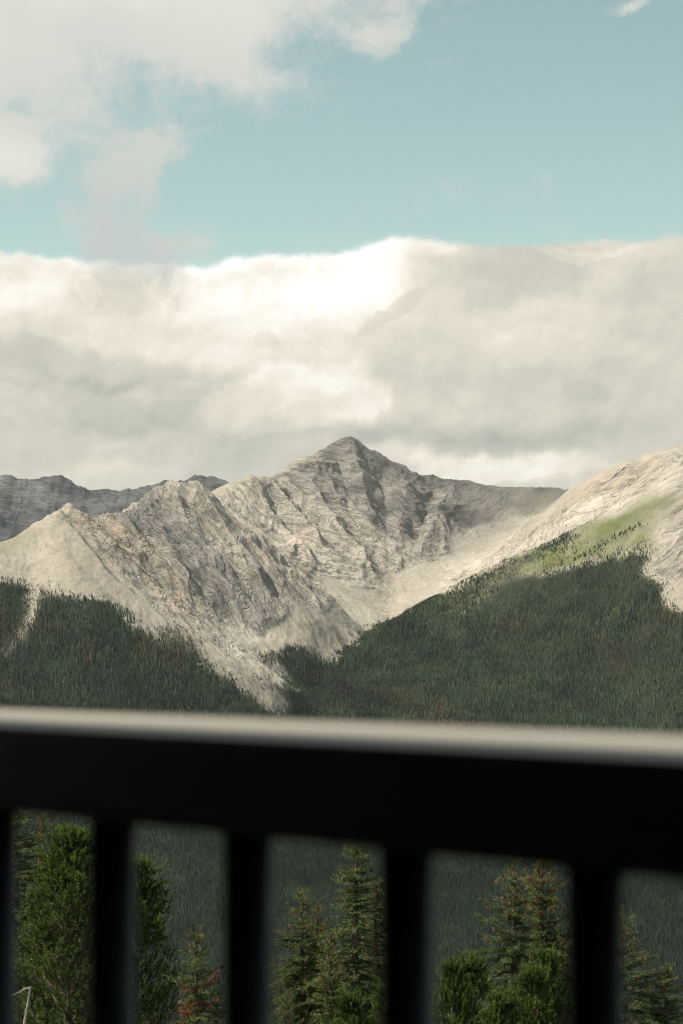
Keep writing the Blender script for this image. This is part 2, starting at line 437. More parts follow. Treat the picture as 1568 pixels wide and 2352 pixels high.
# ------------------------------------------------------------------ what covers the ground, as polygons on the mountain side
RW, RH = 560, 640                                # raster over px -276..1844 step 4 (x), py 900..2500 step 2.5 (y)
RX0, RXS, RY0, RYS = -276.0, 3.8, 900.0, 2.5
def raster(polys, blur):
    m = np.zeros((RH, RW), np.float32)
    gx = RX0 + RXS * (np.arange(RW) + 0.5); gy = RY0 + RYS * (np.arange(RH) + 0.5)
    GX, GY = np.meshgrid(gx, gy)
    for poly in polys:
        val = 1.0
        if isinstance(poly, tuple): poly, val = poly
        inside = np.zeros(m.shape, bool)
        n = len(poly)
        for i in range(n):
            x1, y1 = poly[i]; x2, y2 = poly[(i + 1) % n]
            if y1 == y2: continue
            c = ((GY >= min(y1, y2)) & (GY < max(y1, y2)) & (GX < x1 + (GY - y1) * (x2 - x1) / (y2 - y1)))
            inside ^= c
        m[inside] = val
    for _ in range(3):
        k = blur
        if k > 0:
            for ax in (0, 1):
                c = np.cumsum(np.pad(m, [(k + 1, k), (0, 0)] if ax == 0 else [(0, 0), (k + 1, k)], mode='edge'), axis=ax)
                m = (c[2 * k + 1:] - c[:-2 * k - 1]) / (2 * k + 1) if ax == 0 else (c[:, 2 * k + 1:] - c[:, :-2 * k - 1]) / (2 * k + 1)
    return m
def lookup(m, px, py):
    fx = np.clip((px - RX0) / RXS - 0.5, 0, RW - 1.001); fy = np.clip((py - RY0) / RYS - 0.5, 0, RH - 1.001)
    ix = fx.astype(int); iy = fy.astype(int); tx = fx - ix; ty = fy - iy
    return (m[iy, ix] * (1 - tx) + m[iy, ix + 1] * tx) * (1 - ty) + (m[iy + 1, ix] * (1 - tx) + m[iy + 1, ix + 1] * tx) * ty
LEFT_FOREST = [(-300, 1350), (0, 1326), (35, 1330), (72, 1335), (66, 1375), (55, 1425), (38, 1468), (12, 1492), (14, 1505), (45, 1470), (66, 1425), (76, 1372), (88, 1356), (150, 1365), (190, 1372), (225, 1380),
               (262, 1402), (300, 1432), (350, 1458), (385, 1470), (430, 1490), (470, 1518), (510, 1545), (550, 1580), (590, 1615), (630, 1640), (660, 1640), (665, 1700), (640, 2500), (-300, 2500)]
LEFT_STRIP = [(222, 1372), (262, 1392), (310, 1415), (305, 1424), (262, 1404), (240, 1398)]
STRIP2 = [(355, 1430), (385, 1440), (430, 1462), (470, 1500), (465, 1520), (420, 1480), (385, 1462)]
STRIP3 = [(515, 1516), (560, 1548), (620, 1572), (680, 1582), (700, 1592), (740, 1600), (760, 1700), (690, 1700), (640, 1602), (590, 1572), (545, 1545)]
VALLEY = [(600, 1500), (640, 1505), (665, 1493), (700, 1498), (735, 1507), (752, 1524), (776, 1505), (800, 1488), (880, 1545), (880, 1700), (690, 1640), (695, 1600), (680, 1570), (645, 1535), (615, 1520)]
RIGHT_FOREST = [(776, 1512), (800, 1486), (850, 1453), (894, 1431), (960, 1393), (1024, 1356), (1109, 1316), (1170, 1288), (1214, 1266), (1245, 1262), (1225, 1285), (1185, 1310), (1140, 1350), (1190, 1340), (1260, 1318), (1310, 1305),
                (1345, 1290), (1395, 1272), (1440, 1262), (1478, 1255), (1502, 1258), (1490, 1285), (1475, 1305), (1500, 1325), (1530, 1335), (1520, 1375), (1545, 1395), (1600, 1430), (1844, 1560), (1844, 2500), (600, 2500), (640, 1690), (700, 1640), (740, 1560)]
MEADOW = [(1100, 1322), (1214, 1266), (1334, 1206), (1434, 1170), (1504, 1140), (1545, 1130), (1560, 1140), (1520, 1170), (1505, 1205), (1490, 1235), (1497, 1258), (1440, 1262), (1345, 1290), (1260, 1318), (1190, 1340), (1130, 1372), (1080, 1400), (1120, 1350)]
THIN = [(1000, 1400), (1060, 1345), (1109, 1316), (1214, 1266), (1300, 1225), (1335, 1228), (1330, 1250), (1250, 1300), (1180, 1345), (1130, 1390), (1060, 1425)]
R_FOREST = raster([LEFT_FOREST, STRIP2, STRIP3, VALLEY, RIGHT_FOREST, LEFT_STRIP, (THIN, 0.80)], 3)
GAPS = [[(52, 1480), (66, 1420), (80, 1360), (92, 1352), (80, 1400), (62, 1450)]]
R_GAP = raster(GAPS, 1)
R_MEADOW = raster([MEADOW, ([(850, 1455), (950, 1398), (1109, 1318), (1214, 1268), (1240, 1300), (1130, 1380), (1020, 1440)], 0.75), [(-40, 1262), (0, 1240), (60, 1212), (68, 1222), (20, 1252), (-40, 1290)]], 3)
R_ROCK = raster([
    ([(110, 1185), (160, 1155), (205, 1180), (260, 1235), (330, 1290), (400, 1345), (470, 1410), (560, 1480), (600, 1520), (520, 1500), (430, 1440), (340, 1375), (270, 1310), (215, 1240), (150, 1200)], 0.8),
    ([(205, 1180), (245, 1168), (265, 1170), (335, 1225), (400, 1270), (440, 1330), (455, 1400), (400, 1380), (350, 1320), (300, 1265), (250, 1225)], 1.0),
    ([(265, 1172), (380, 1103), (442, 1100), (485, 1138), (550, 1200), (625, 1240), (660, 1290), (680, 1340), (668, 1392), (640, 1420), (600, 1450), (540, 1440), (465, 1408), (440, 1330), (390, 1265), (330, 1220)], 0.85),
    ([(625, 1240), (650, 1275), (700, 1310), (740, 1340), (768, 1370), (772, 1402), (740, 1395), (700, 1370), (670, 1330), (640, 1290)], 1.0),
    ([(480, 1140), (578, 1085), (640, 1090), (720, 1036), (805, 990), (900, 1050), (980, 1083), (1050, 1105), (1050, 1200), (1030, 1270), (960, 1290), (885, 1310), (880, 1345), (845, 1352), (800, 1330), (740, 1325), (690, 1300), (640, 1240), (560, 1190)], 1.0),
    ([(1050, 1103), (1180, 1122), (1140, 1200), (1050, 1260)], 0.45),
    ([(1568, 1025), (1450, 1050), (1350, 1110), (1250, 1190), (1120, 1270), (1000, 1330), (1010, 1365), (1120, 1320), (1250, 1250), (1400, 1170), (1568, 1090), (1844, 950)], 0.75),
    ([(1460, 1055), (1545, 1020), (1844, 960), (1844, 1010), (1560, 1060), (1490, 1075)], 0.8),
    ([(1545, 1110), (1844, 1000), (1844, 1380), (1540, 1330), (1472, 1305), (1500, 1250), (1530, 1180)], 0.8),
    ([(640, 1420), (668, 1392), (660, 1410)], 0.5),
], 2)
R_BRIGHT = raster([  # pale scree, plus sunlight on walls and the right ridge put into the albedo
    ([(620, 1215), (700, 1230), (800, 1290), (865, 1340), (850, 1400), (760, 1330), (690, 1300), (640, 1260)], 0.55),
    ([(485, 1140), (578, 1090), (560, 1130), (520, 1160)], 0.6),
    ([(1568, 1060), (1400, 1120), (1250, 1200), (1000, 1330), (950, 1390), (1000, 1372), (1214, 1266), (1434, 1150), (1568, 1075)], 0.8),
    ([(720, 1325), (800, 1362), (880, 1340), (900, 1320), (1030, 1290), (1000, 1365), (894, 1440), (850, 1452), (800, 1420), (760, 1370)], 0.35),
    ([(0, 1260), (110, 1190), (170, 1290), (160, 1365), (80, 1345), (0, 1325)], 0.15),
    ([(505, 1430), (570, 1460), (640, 1530), (692, 1575), (690, 1585), (600, 1555), (530, 1500)], 0.7),
], 3)
R_ORANGE = raster([
    ([(205, 1180), (265, 1170), (335, 1225), (400, 1270), (440, 1330), (455, 1400), (400, 1380), (350, 1320), (300, 1265), (250, 1225)], 1.0),
    ([(640, 1190), (700, 1200), (730, 1240), (700, 1270), (660, 1230)], 0.6),
    ([(1340, 1110), (1500, 1040), (1520, 1070), (1400, 1130), (1280, 1180), (1270, 1160)], 0.7),
    ([(120, 1180), (160, 1160), (200, 1185), (300, 1300), (250, 1280), (170, 1220)], 0.6),
    ([(650, 1430), (720, 1440), (780, 1480), (700, 1480), (640, 1460)], 0.5),
], 3)
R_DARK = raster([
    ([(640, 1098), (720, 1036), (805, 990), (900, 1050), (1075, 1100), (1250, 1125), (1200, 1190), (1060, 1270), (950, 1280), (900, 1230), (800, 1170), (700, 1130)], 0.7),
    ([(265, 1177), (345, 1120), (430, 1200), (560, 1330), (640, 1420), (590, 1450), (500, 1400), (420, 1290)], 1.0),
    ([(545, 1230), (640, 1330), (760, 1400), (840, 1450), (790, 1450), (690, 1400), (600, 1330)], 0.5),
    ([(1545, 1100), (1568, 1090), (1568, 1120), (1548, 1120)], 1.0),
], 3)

# ------------------------------------------------------------------ materials
def mat(name):
    m = bpy.data.materials.new(name); m.use_nodes = True
    t = NT(m.node_tree); t.n.clear()
    return m, t
def finish(t, shader):
    o = t.new('ShaderNodeOutputMaterial'); t.l.new(shader, o.inputs[0])
def principled(t, color, rough=0.9, spec=0.2, normal=None):
    p = t.new('ShaderNodeBsdfPrincipled')
    t.put(p.inputs['Base Color'], (*color, 1) if isinstance(color, tuple) and len(color) == 3 else color)
    t.put(p.inputs['Roughness'], rough)
    p.inputs['Specular IOR Level'].default_value = spec
    if normal is not None: t.l.new(normal, p.inputs['Normal'])
    return p.outputs[0]

def terrain_material():
    m, t = mat('mountain_ground')
    g = t.new('ShaderNodeNewGeometry')
    P = g.outputs['Position']
    acol = t.new('ShaderNodeAttribute', attribute_name='ground')
    arock = t.new('ShaderNodeAttribute', attribute_name='rock')
    n1, _ = t.noise(P, 0.012, 8, 0.62)
    n2, _ = t.noise(P, 0.07, 6, 0.6)
    bu = t.new('ShaderNodeAttribute', attribute_name='bed_u'); bv = t.new('ShaderNodeAttribute', attribute_name='bed_v')
    cb = t.new('ShaderNodeCombineXYZ'); t.l.new(t.math('MULTIPLY', bu.outputs['Fac'], 1 / 13.0), cb.inputs[0]); t.l.new(t.math('MULTIPLY', bv.outputs['Fac'], 1 / 85.0), cb.inputs[1])
    sp = t.new('ShaderNodeSeparateXYZ'); t.l.new(P, sp.inputs[0]); t.l.new(t.math('MULTIPLY', sp.outputs[1], 1 / 50.0), cb.inputs[2])
    n3, _ = t.noise(cb.outputs[0], 1.0, 5, 0.62, 0.7)
    n3 = t.lin(n3, 0.28, 0.72, 0.0, 1.0)
    vor = t.new('ShaderNodeTexVoronoi', feature='F1'); t.put(vor.inputs['Vector'], P); vor.inputs['Scale'].default_value = 0.03
    vor.inputs['Detail'].default_value = 3; vor.inputs['Roughness'].default_value = 0.6
    f = t.math('MULTIPLY', t.lin(n1, 0.3, 0.7, 0.88, 1.12), t.lin(n2, 0.25, 0.75, 0.88, 1.12))
    f3 = t.math('MULTIPLY_ADD', t.math('ADD', n3, -0.5), t.math('MULTIPLY', arock.outputs['Fac'], 0.30), 1.0)
    f = t.math('MULTIPLY', f, f3)
    # loose blocks and stones
    n5, _ = t.noise(P, 0.16, 4, 0.7)
    f = t.math('MULTIPLY', f, t.smooth(n5, 0.56, 0.70, 1.0, 0.66))
    f = t.math('MULTIPLY', f, t.smooth(n5, 0.44, 0.30, 1.0, 1.22))
    c = t.vmath('SCALE', acol.outputs['Color'])
    t.l.new(f, c.node.inputs['Scale'])
    h = t.math('ADD', t.math('MULTIPLY_ADD', n5, 2.5, t.math('MULTIPLY', n2, 2.2)), t.math('MULTIPLY', n3, 8.0))
    h = t.math('ADD', h, t.math('MULTIPLY', vor.outputs['Distance'], 2.5))
    # open joints between the beds
    cb2 = t.new('ShaderNodeVectorMath', operation='SCALE'); t.l.new(cb.outputs[0], cb2.inputs[0]); cb2.inputs['Scale'].default_value = 0.42
    n4, _ = t.noise(cb2.outputs[0], 1.0, 4, 0.6, 1.0)
    crack = t.smooth(t.math('ABSOLUTE', t.math('ADD', n4, -0.5)), 0.0, 0.035)
    h = t.math('ADD', h, t.math('MULTIPLY', crack, t.smooth(arock.outputs['Fac'], 0.35, 0.9, 0.0, 4.5)))
    h = t.math('MULTIPLY', h, t.math('MULTIPLY_ADD', arock.outputs['Fac'], 0.85, 0.22))
    b = t.new('ShaderNodeBump'); b.inputs['Strength'].default_value = 1.0; b.inputs['Distance'].default_value = 1.0
    t.l.new(h, b.inputs['Height'])
    finish(t, principled(t, c, 0.95, 0.1, b.outputs[0]))
    return m
M_TERRAIN = terrain_material()

# ------------------------------------------------------------------ mountains in view: one detailed sheet
def beds(x, y, z, px):
    """bedding coordinates: the left ridges dip steeply to the right, the peak gently, the right ridge the other way"""
    ang = np.interp(px + (y > 7250) * 330 * np.clip((900 - px) / 260, 0, 1), [-300, 150, 600, 760, 950, 1100, 1300, 1900], [38, 44, 52, 40, 20, 2, -24, -30])
    ang = np.radians(ang)
    w = 30 * fbm(x / 260, y / 260, z / 260, 3, 171)
    xx = x - 0.0 * y
    return xx * np.sin(ang) + z * np.cos(ang) + w, xx * np.cos(ang) - z * np.sin(ang)
def noise_land(x, y, z, px, py, rock, forest, bu, bv):
    """relief in metres along the slope normal"""
    gullies = ridged(x / 420, y / 420, z / 420, 4, 3)
    big = fbm(x / 500, y / 500, z / 500, 3, 5)
    crag = ridged(x / 120, y / 120, z / 120, 5, 11, 0.6)
    slab = ridged(bv / 300, bu / 58, y / 150, 5, 21, 0.55)
    rib = ridged(bv / 420, bu / 125, y / 300, 3, 23, 0.45)
    ledge = fbm(bv / 110, bu / 15, y / 60, 4, 27, 0.6)
    lf = np.clip((800 - px) / 200, 0, 1) * (y < 7250)                     # slabs belong to the left ridges
    spike = ridged(x / 34, y / 34, z / 34, 3, 35, 0.6)
    coul = ridged(x / 105 + 1.1 * big + 0.4 * gullies, y / 700, z / 420, 4, 51, 0.55)
    dmask = (y > 7250) * 1.0
    d = rock * (17 * coul * (0.35 + 0.65 * dmask) + 20 * gullies * (1 - 0.5 * lf) + 5 * crag * (1 - 0.5 * lf) + 24 * rib * (0.35 + 0.65 * lf) + 14 * slab * (0.75 + 0.35 * lf) + 5.0 * ledge + 1.0 * spike)
    d = d + (1 - rock) * (1 - forest) * (3.0 * crag + 5.0 * slab * (0.4 + lf) + 1.2 * ledge + 0.9 * spike)
    d = d + forest * (24 * big + 22 * gullies + 6 * crag)
    rill = ridged((x + 0.35 * y) / 26 + 1.5 * crag, (z - 0.2 * x) / 240, 0 * x, 3, 55, 0.5)
    d = d + (1 - rock) * (1 - forest) * 2.2 * rill
    fine = fbm(x / 17, y / 17, z / 17, 3, 31, 0.6)
    d = d + rock * 1.5 * fine + (1 - rock) * 0.8 * fine
    return d
nu = 700
us = np.linspace(-0.178, 0.178, nu)
ys = np.r_[np.linspace(4300, 5750, 95)[:-1], np.linspace(5750, 7550, 400)[:-1], np.linspace(7550, 9600, 420)]
U, YY = np.meshgrid(us, ys)
XX = U * YY
ZZ = base_height(XX, YY)
# named ribs (+) and gullies (-) of the photographed faces: outline on the slope, height in metres, half width in metres
FEATURES = [
    ([(442, 1114), (480, 1165), (530, 1235), (575, 1300), (612, 1370), (640, 1410)], 24, 46), ([(415, 1124), (460, 1190), (515, 1270), (560, 1340), (600, 1410)], -18, 36),
    ([(385, 1116), (430, 1190), (490, 1285), (540, 1370), (575, 1430)], 18, 40), ([(350, 1140), (400, 1210), (455, 1300), (500, 1385), (540, 1425)], -15, 34),
    ([(555, 1220), (600, 1272), (650, 1330), (690, 1375)], 26, 38), ([(520, 1180), (570, 1250), (620, 1330), (660, 1390)], -20, 34), ([(320, 1150), (372, 1220), (430, 1310), (470, 1385)], 10, 26),
    ([(268, 1182), (335, 1228), (390, 1273), (435, 1337), (447, 1385)], 26, 30), ([(292, 1186), (360, 1243), (420, 1295), (465, 1350), (478, 1398)], -16, 26),
    ([(168, 1170), (215, 1207), (275, 1265), (340, 1325), (400, 1380), (460, 1430), (520, 1475)], 26, 30), ([(152, 1180), (200, 1240), (260, 1300), (330, 1362), (420, 1432), (520, 1505)], -14, 26),
    ([(142, 1190), (190, 1256), (250, 1322), (330, 1388), (420, 1458), (500, 1512)], 11, 22), ([(130, 1200), (182, 1290), (240, 1355), (330, 1425), (420, 1480)], -7, 20),
    ([(1000, 1122), (986, 1160), (966, 1205), (950, 1245)], -30, 30), ([(935, 1105), (928, 1160), (922, 1215), (918, 1262)], 22, 46), ([(1035, 1130), (1003, 1190), (978, 1250), (962, 1290)], 26, 48),
    ([(803, 1010), (818, 1060), (832, 1112), (838, 1160)], 42, 66), ([(770, 1040), (790, 1100), (800, 1160), (830, 1220)], -24, 44), ([(870, 1050), (880, 1110), (890, 1180), (895, 1250)], -26, 46),
    ([(660, 1115), (700, 1172), (760, 1232), (820, 1282)], -28, 42), ([(700, 1090), (750, 1170), (800, 1240), (850, 1300), (865, 1338)], 28, 44),
    ([(600, 1112), (640, 1180), (690, 1240), (740, 1290)], -22, 38), ([(578, 1098), (612, 1160), (662, 1230), (720, 1290), (758, 1318)], 26, 40), ([(640, 1105), (672, 1165), (722, 1225), (780, 1280)], 16, 30),
    ([(1120, 1125), (1090, 1180), (1060, 1240)], -14, 40), ([(1400, 1085), (1330, 1140), (1260, 1205)], -20, 32), ([(1500, 1050), (1440, 1110), (1390, 1165)], -24, 34), ([(1450, 1066), (1380, 1120), (1310, 1185)], 18, 34),
    ([(1240, 1180), (1180, 1235), (1120, 1290)], 16, 34), ([(1290, 1160), (1225, 1215), (1165, 1270)], -14, 28)]
def hit_base(pts):
    out = []
    Yg = np.arange(5600, 8900, 14.0)
    for a_, b_ in pts:
        r_ = np.array([unproj(a_, b_, y__) for y__ in Yg]); g_ = base_height(r_[:, 0], r_[:, 1])
        k_ = np.argmax(r_[:, 2] < g_)
        if r_[k_, 2] < g_[k_]: out.append(r_[k_, :2])
    return np.array(out)
bumpZ = np.zeros_like(ZZ)
wx_ = 16 * fbm(XX / 110, YY / 110, 0 * XX, 3, 401); wy_ = 16 * fbm(XX / 110, YY / 110, 0 * XX, 3, 405)
for pts_, h_, w_ in FEATURES:
    P2 = hit_base(pts_)
    if len(P2) < 2: continue
    lo = P2.min(0) - 3 * w_; hi = P2.max(0) + 3 * w_
    mk = (XX > lo[0]) & (XX < hi[0]) & (YY > lo[1]) & (YY < hi[1])
    qx_ = (XX + wx_)[mk]; qy_ = (YY + wy_)[mk]; dm = np.full(qx_.shape, 1e9); tm = np.zeros(qx_.shape)
    for i_ in range(len(P2) - 1):
        ab = P2[i_ + 1] - P2[i_]; L2 = (ab ** 2).sum() + 1e-6
        t_ = np.clip(((qx_ - P2[i_][0]) * ab[0] + (qy_ - P2[i_][1]) * ab[1]) / L2, 0, 1)
        dd_ = np.hypot(qx_ - P2[i_][0] - t_ * ab[0], qy_ - P2[i_][1] - t_ * ab[1])
        up_ = dd_ < dm; dm = np.where(up_, dd_, dm); tm = np.where(up_, (i_ + t_) / (len(P2) - 1), tm)
    fall = np.clip(1 - dm / (1.6 * w_), 0, 1); fall = fall * fall * (1.35 - 0.35 * fall)
    bumpZ[mk] += h_ * fall * np.clip(tm * 7, 0, 1) * np.clip((1 - tm) * 5, 0.0, 1)
ZZ = ZZ + bumpZ
def edge_wobble(x, y, z):
    return 26 * fbm(x / 150, y / 150, z / 150, 3, 41, 0.6), 22 * fbm(x / 150, y / 150, z / 150, 3, 47, 0.6)
def ground_masks(X, Y, Z):
    P = np.c_[X.ravel(), Y.ravel(), Z.ravel()]
    px, py = proj(P)
    wx, wy = edge_wobble(P[:, 0], P[:, 1], P[:, 2])
    wx = wx + fbm(P[:, 0] / 45, P[:, 1] / 45, P[:, 2] / 45, 3, 43) * 8
    qx, qy = px + wx, py + wy
    hidden_far = P[:, 1] > 7250
    forest = lookup(R_FOREST, qx, qy) * (1 - lookup(R_GAP, qx, qy)) * (~hidden_far)
    meadow = lookup(R_MEADOW, qx, qy) * (~hidden_far)
    rock = lookup(R_ROCK, qx, qy)
    return px, py, qx, qy, forest, meadow, rock
px, py, qx, qy, forest, meadow, rock = ground_masks(XX, YY, ZZ)
x, y, z = XX.ravel(), YY.ravel(), ZZ.ravel()
bu, bv = beds(x, y, z, px)
d = noise_land(x, y, z, px, py, rock, forest, bu, bv)
# crest fade: keep the outline of the ridges where the photograph has it
gz_y, gz_x = np.gradient(ZZ)
dxx = np.gradient(XX, axis=1); dyy = np.gradient(YY, axis=0)
sx = (gz_x / dxx).ravel(); sy = (gz_y / dyy).ravel()
nl = np.sqrt(1 + sx ** 2 + sy ** 2)
V = np.c_[x - sx / nl * d, y - sy / nl * d, z + d / nl]
# ground colours (albedo)
def C(*c): return np.array(c, np.float32)
cn = fbm(x / 170, y / 170, z / 170, 4, 61, 0.6)[:, None]
cn2 = fbm(x / 45, y / 45, z / 45, 3, 67, 0.6)[:, None]
scree = C(0.365, 0.325, 0.262) + C(0.04, 0.04, 0.04) * cn
rockc = C(0.400, 0.358, 0.298) * (1 + 0.35 * cn) * (1 + 0.25 * cn2)
rk = rock[:, None]
col = scree * (1 - rk) + rockc * rk
orange = lookup(R_ORANGE, qx, qy)[:, None] * np.clip(0.5 + 1.6 * cn2 + cn, 0, 1)
col = col * (1 - orange) + orange * C(0.42, 0.335, 0.25)
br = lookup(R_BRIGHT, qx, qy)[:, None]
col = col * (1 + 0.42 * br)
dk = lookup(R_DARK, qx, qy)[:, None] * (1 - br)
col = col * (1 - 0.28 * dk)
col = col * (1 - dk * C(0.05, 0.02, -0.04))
md = meadow[:, None] * np.clip(0.85 + 0.9 * cn, 0, 1)
col = col * (1 - md) + md * (C(0.132, 0.146, 0.054) + C(0.055, 0.030, 0.012) * cn2 + C(0.05, 0.03, 0.02) * cn)
fo = np.clip((forest - 0.58) / 0.4, 0, 1)
fo = (fo * fo * (3 - 2 * fo))[:, None]
col = col * (1 - fo) + fo * (C(0.034, 0.043, 0.024))
col = np.clip(col, 0.01, 0.85)
idx = np.arange(len(ys) * nu).reshape(len(ys), nu)
F = np.stack([idx[:-1, :-1], idx[:-1, 1:], idx[1:, 1:], idx[1:, :-1]], -1).reshape(-1, 4)
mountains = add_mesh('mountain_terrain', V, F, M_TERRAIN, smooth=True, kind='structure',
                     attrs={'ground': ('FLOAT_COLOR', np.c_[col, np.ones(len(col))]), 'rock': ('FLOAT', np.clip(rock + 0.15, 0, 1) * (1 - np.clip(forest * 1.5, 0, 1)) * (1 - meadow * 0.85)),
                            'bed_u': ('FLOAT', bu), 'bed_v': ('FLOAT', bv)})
VZ = V[:, 2].reshape(len(ys), nu)

# ------------------------------------------------------------------ far range on the left
FAR = [(-700, 1120), (-300, 1085), (-100, 1105), (0, 1092), (18, 1091), (55, 1099), (58, 1097), (75, 1099), (95, 1096), (120, 1094), (142, 1090), (160, 1101), (190, 1119), (215, 1126), (260, 1123), (300, 1120), (320, 1120), (350, 1112),
       (380, 1102), (405, 1106), (430, 1096), (447, 1090), (470, 1093), (485, 1092), (510, 1098), (540, 1110), (620, 1150), (760, 1190), (900, 1200), (1000, 1180), (1100, 1150), (1180, 1121), (1240, 1119), (1290, 1128), (1400, 1160), (2300, 1150)]
fxs = np.array([p[0] for p in FAR], float); fzs = np.array([unproj(p[0], p[1], 11500)[2] for p in FAR])
nu2, nv2 = 900, 150
u2 = np.linspace(-0.27, 0.27, nu2); v2 = np.linspace(-1, 1, nv2)
PXF = 784 + FPX * u2
top = np.interp(PXF, fxs, fzs)
UU, VV = np.meshgrid(u2, v2)
t_ = np.abs(VV)
YF = 11500 + VV * 1500
XF = UU * 11500
crestn = fbm(XF / 110, 0 * XF, 0 * XF, 5, 77, 0.65) * 20 + 9 * ridged(XF / 40, 0 * XF, 0 * XF, 3, 78)
ZF = top[None] + crestn * (1 - t_) - (t_ ** 1.15) * 1000
df = 60 * ridged(XF / 520, YF / 520, ZF / 520, 4, 81) + 30 * ridged(XF / 150, YF / 150, ZF / 150, 4, 85)
df += 14 * np.sin((ZF + 0.18 * XF + 45 * fbm(XF / 600, YF / 600, ZF / 600, 3, 93)) / 21.0)       # ledges
df *= np.clip(t_ * 9, 0.0, 1)
YF2 = YF - df * 0.9; ZF2 = ZF + df * 0.35 * np.sign(t_)
cf = fbm(XF / 300, YF / 300, ZF / 60, 4, 97, 0.6)[..., None]
colf = C(0.195, 0.192, 0.188) * (1 + 0.55 * cf)
idx2 = np.arange(nu2 * nv2).reshape(nv2, nu2)
F2 = np.stack([idx2[:-1, :-1], idx2[:-1, 1:], idx2[1:, 1:], idx2[1:, :-1]], -1).reshape(-1, 4)
add_mesh('far_mountain_range', np.c_[XF.ravel(), YF2.ravel(), ZF2.ravel()], F2, M_TERRAIN, smooth=True, kind='structure',
         attrs={'ground': ('FLOAT_COLOR', np.c_[np.clip(colf.reshape(-1, 3), 0.02, 0.6), np.ones(colf.size // 3)]), 'rock': ('FLOAT', np.ones(colf.size // 3)),
                'bed_u': ('FLOAT', (ZF + 0.2 * XF + 40 * fbm(XF / 500, YF / 500, ZF / 500, 3, 93)).ravel()), 'bed_v': ('FLOAT', XF.ravel())})

# ------------------------------------------------------------------ the rest of the ground: hillside under the deck, valley, land to the horizon
def outer_height(x, y):
    r = np.sqrt(x ** 2 + y ** 2)
    near = np.where(y > 60, -12.4 - 0.27 * (y - 60), -2.2 - 0.17 * np.clip(y, -400, 60))
    near = np.maximum(near, -905)
    near += fbm(x / 90, y / 90, 0 * x, 3, 101) * np.clip((r - 70) / 60, 0, 8) * 0.8
    rise = np.clip((y - 4700) / 3500, 0, 1) * 620 + np.clip((np.abs(x) - 900) / 2500, 0, 1) * np.clip((y - 4200) / 2500, 0, 1) * 380
    hill = near + rise
    amp = np.clip((y - 4700) / 2500, 0, 1) * np.clip((np.abs(x) - 900) / 900, 0, 1)
    hill += amp * 260 * (ridged(x / 2600, y / 2600, 0 * x, 4, 111) + 0.3)
    back = np.clip((-y - 400) / 4000, 0, 1)
    hill += back * (300 + 250 * ridged(x / 3000, y / 3000, 0 * x, 4, 115))
    inside = (np.abs(x) < 0.178 * y + 120) & (y > 4250) & (y < 9700)
    return hill, inside
def axis_pts(lim, n0, n1):
    a = np.sinh(np.linspace(0, 1, n0) * 7.2) / np.sinh(7.2) * lim
    return np.unique(np.r_[-a, a])
gx = np.unique(np.r_[axis_pts(15000, 110, 0), np.linspace(-3200, 3200, 70)]); gy = np.unique(np.r_[axis_pts(15000, 120, 0), np.linspace(3800, 10400, 110)])
GX, GY = np.meshgrid(gx, gy)
GZ, ins = outer_height(GX, GY)
side_w = np.clip((GY - 4250) / 300, 0, 1) * np.clip((10200 - GY) / 600, 0, 1) * np.clip((6500 - np.abs(GX)) / 5000, 0, 1)
bh = base_height(np.clip(GX, -0.17 * np.maximum(GY, 1), 0.17 * np.maximum(GY, 1)), np.clip(GY, 4300, 9600))
wavy = 160 * (ridged(GX / 1500, GY / 1500, 0 * GX, 4, 121) + 0.1) * np.clip((np.abs(GX) - 0.178 * GY) / 900, 0, 1)
GZ = GZ * (1 - side_w) + (bh + wavy - 25) * side_w
GZ = np.where(ins & (np.abs(GX) < 0.160 * GY), np.minimum(GZ, bh - 90), np.where(ins, np.minimum(GZ, bh - 25), GZ))
GZ = np.where((GY > 3700) & (GY < 4420) & (np.abs(GX) < 1500), np.minimum(GZ, -852), GZ)
GZ = np.where((GY >= 9700), np.minimum(GZ, 60), GZ)
def ground_material():
    m, t = mat('valley_ground')
    g = t.new('ShaderNodeNewGeometry'); P = g.outputs['Position']
    a, _ = t.noise(P, 0.004, 6, 0.6); b, _ = t.noise(P, 0.9, 5, 0.6)
    sep_ = t.new('ShaderNodeSeparateXYZ'); t.l.new(P, sep_.inputs[0])
    c = t.mix(t.smooth(a, 0.4, 0.6), (0.030, 0.036, 0.022), (0.050, 0.050, 0.028))
    c = t.mix(t.smooth(t.math('MULTIPLY_ADD', a, 300.0, sep_.outputs[2]), 170, 420), c, (0.30, 0.27, 0.22))
    c = t.mix(t.math('MULTIPLY', b, 0.5), c, (0.06, 0.055, 0.035))
    finish(t, principled(t, c, 0.95, 0.1))
    return m
idg = np.arange(GX.size).reshape(GX.shape)
Fg = np.stack([idg[:-1, :-1], idg[:-1, 1:], idg[1:, 1:], idg[1:, :-1]], -1).reshape(-1, 4)
add_mesh('ground', np.c_[GX.ravel(), GY.ravel(), GZ.ravel()], Fg, ground_material(), smooth=True, kind='structure')

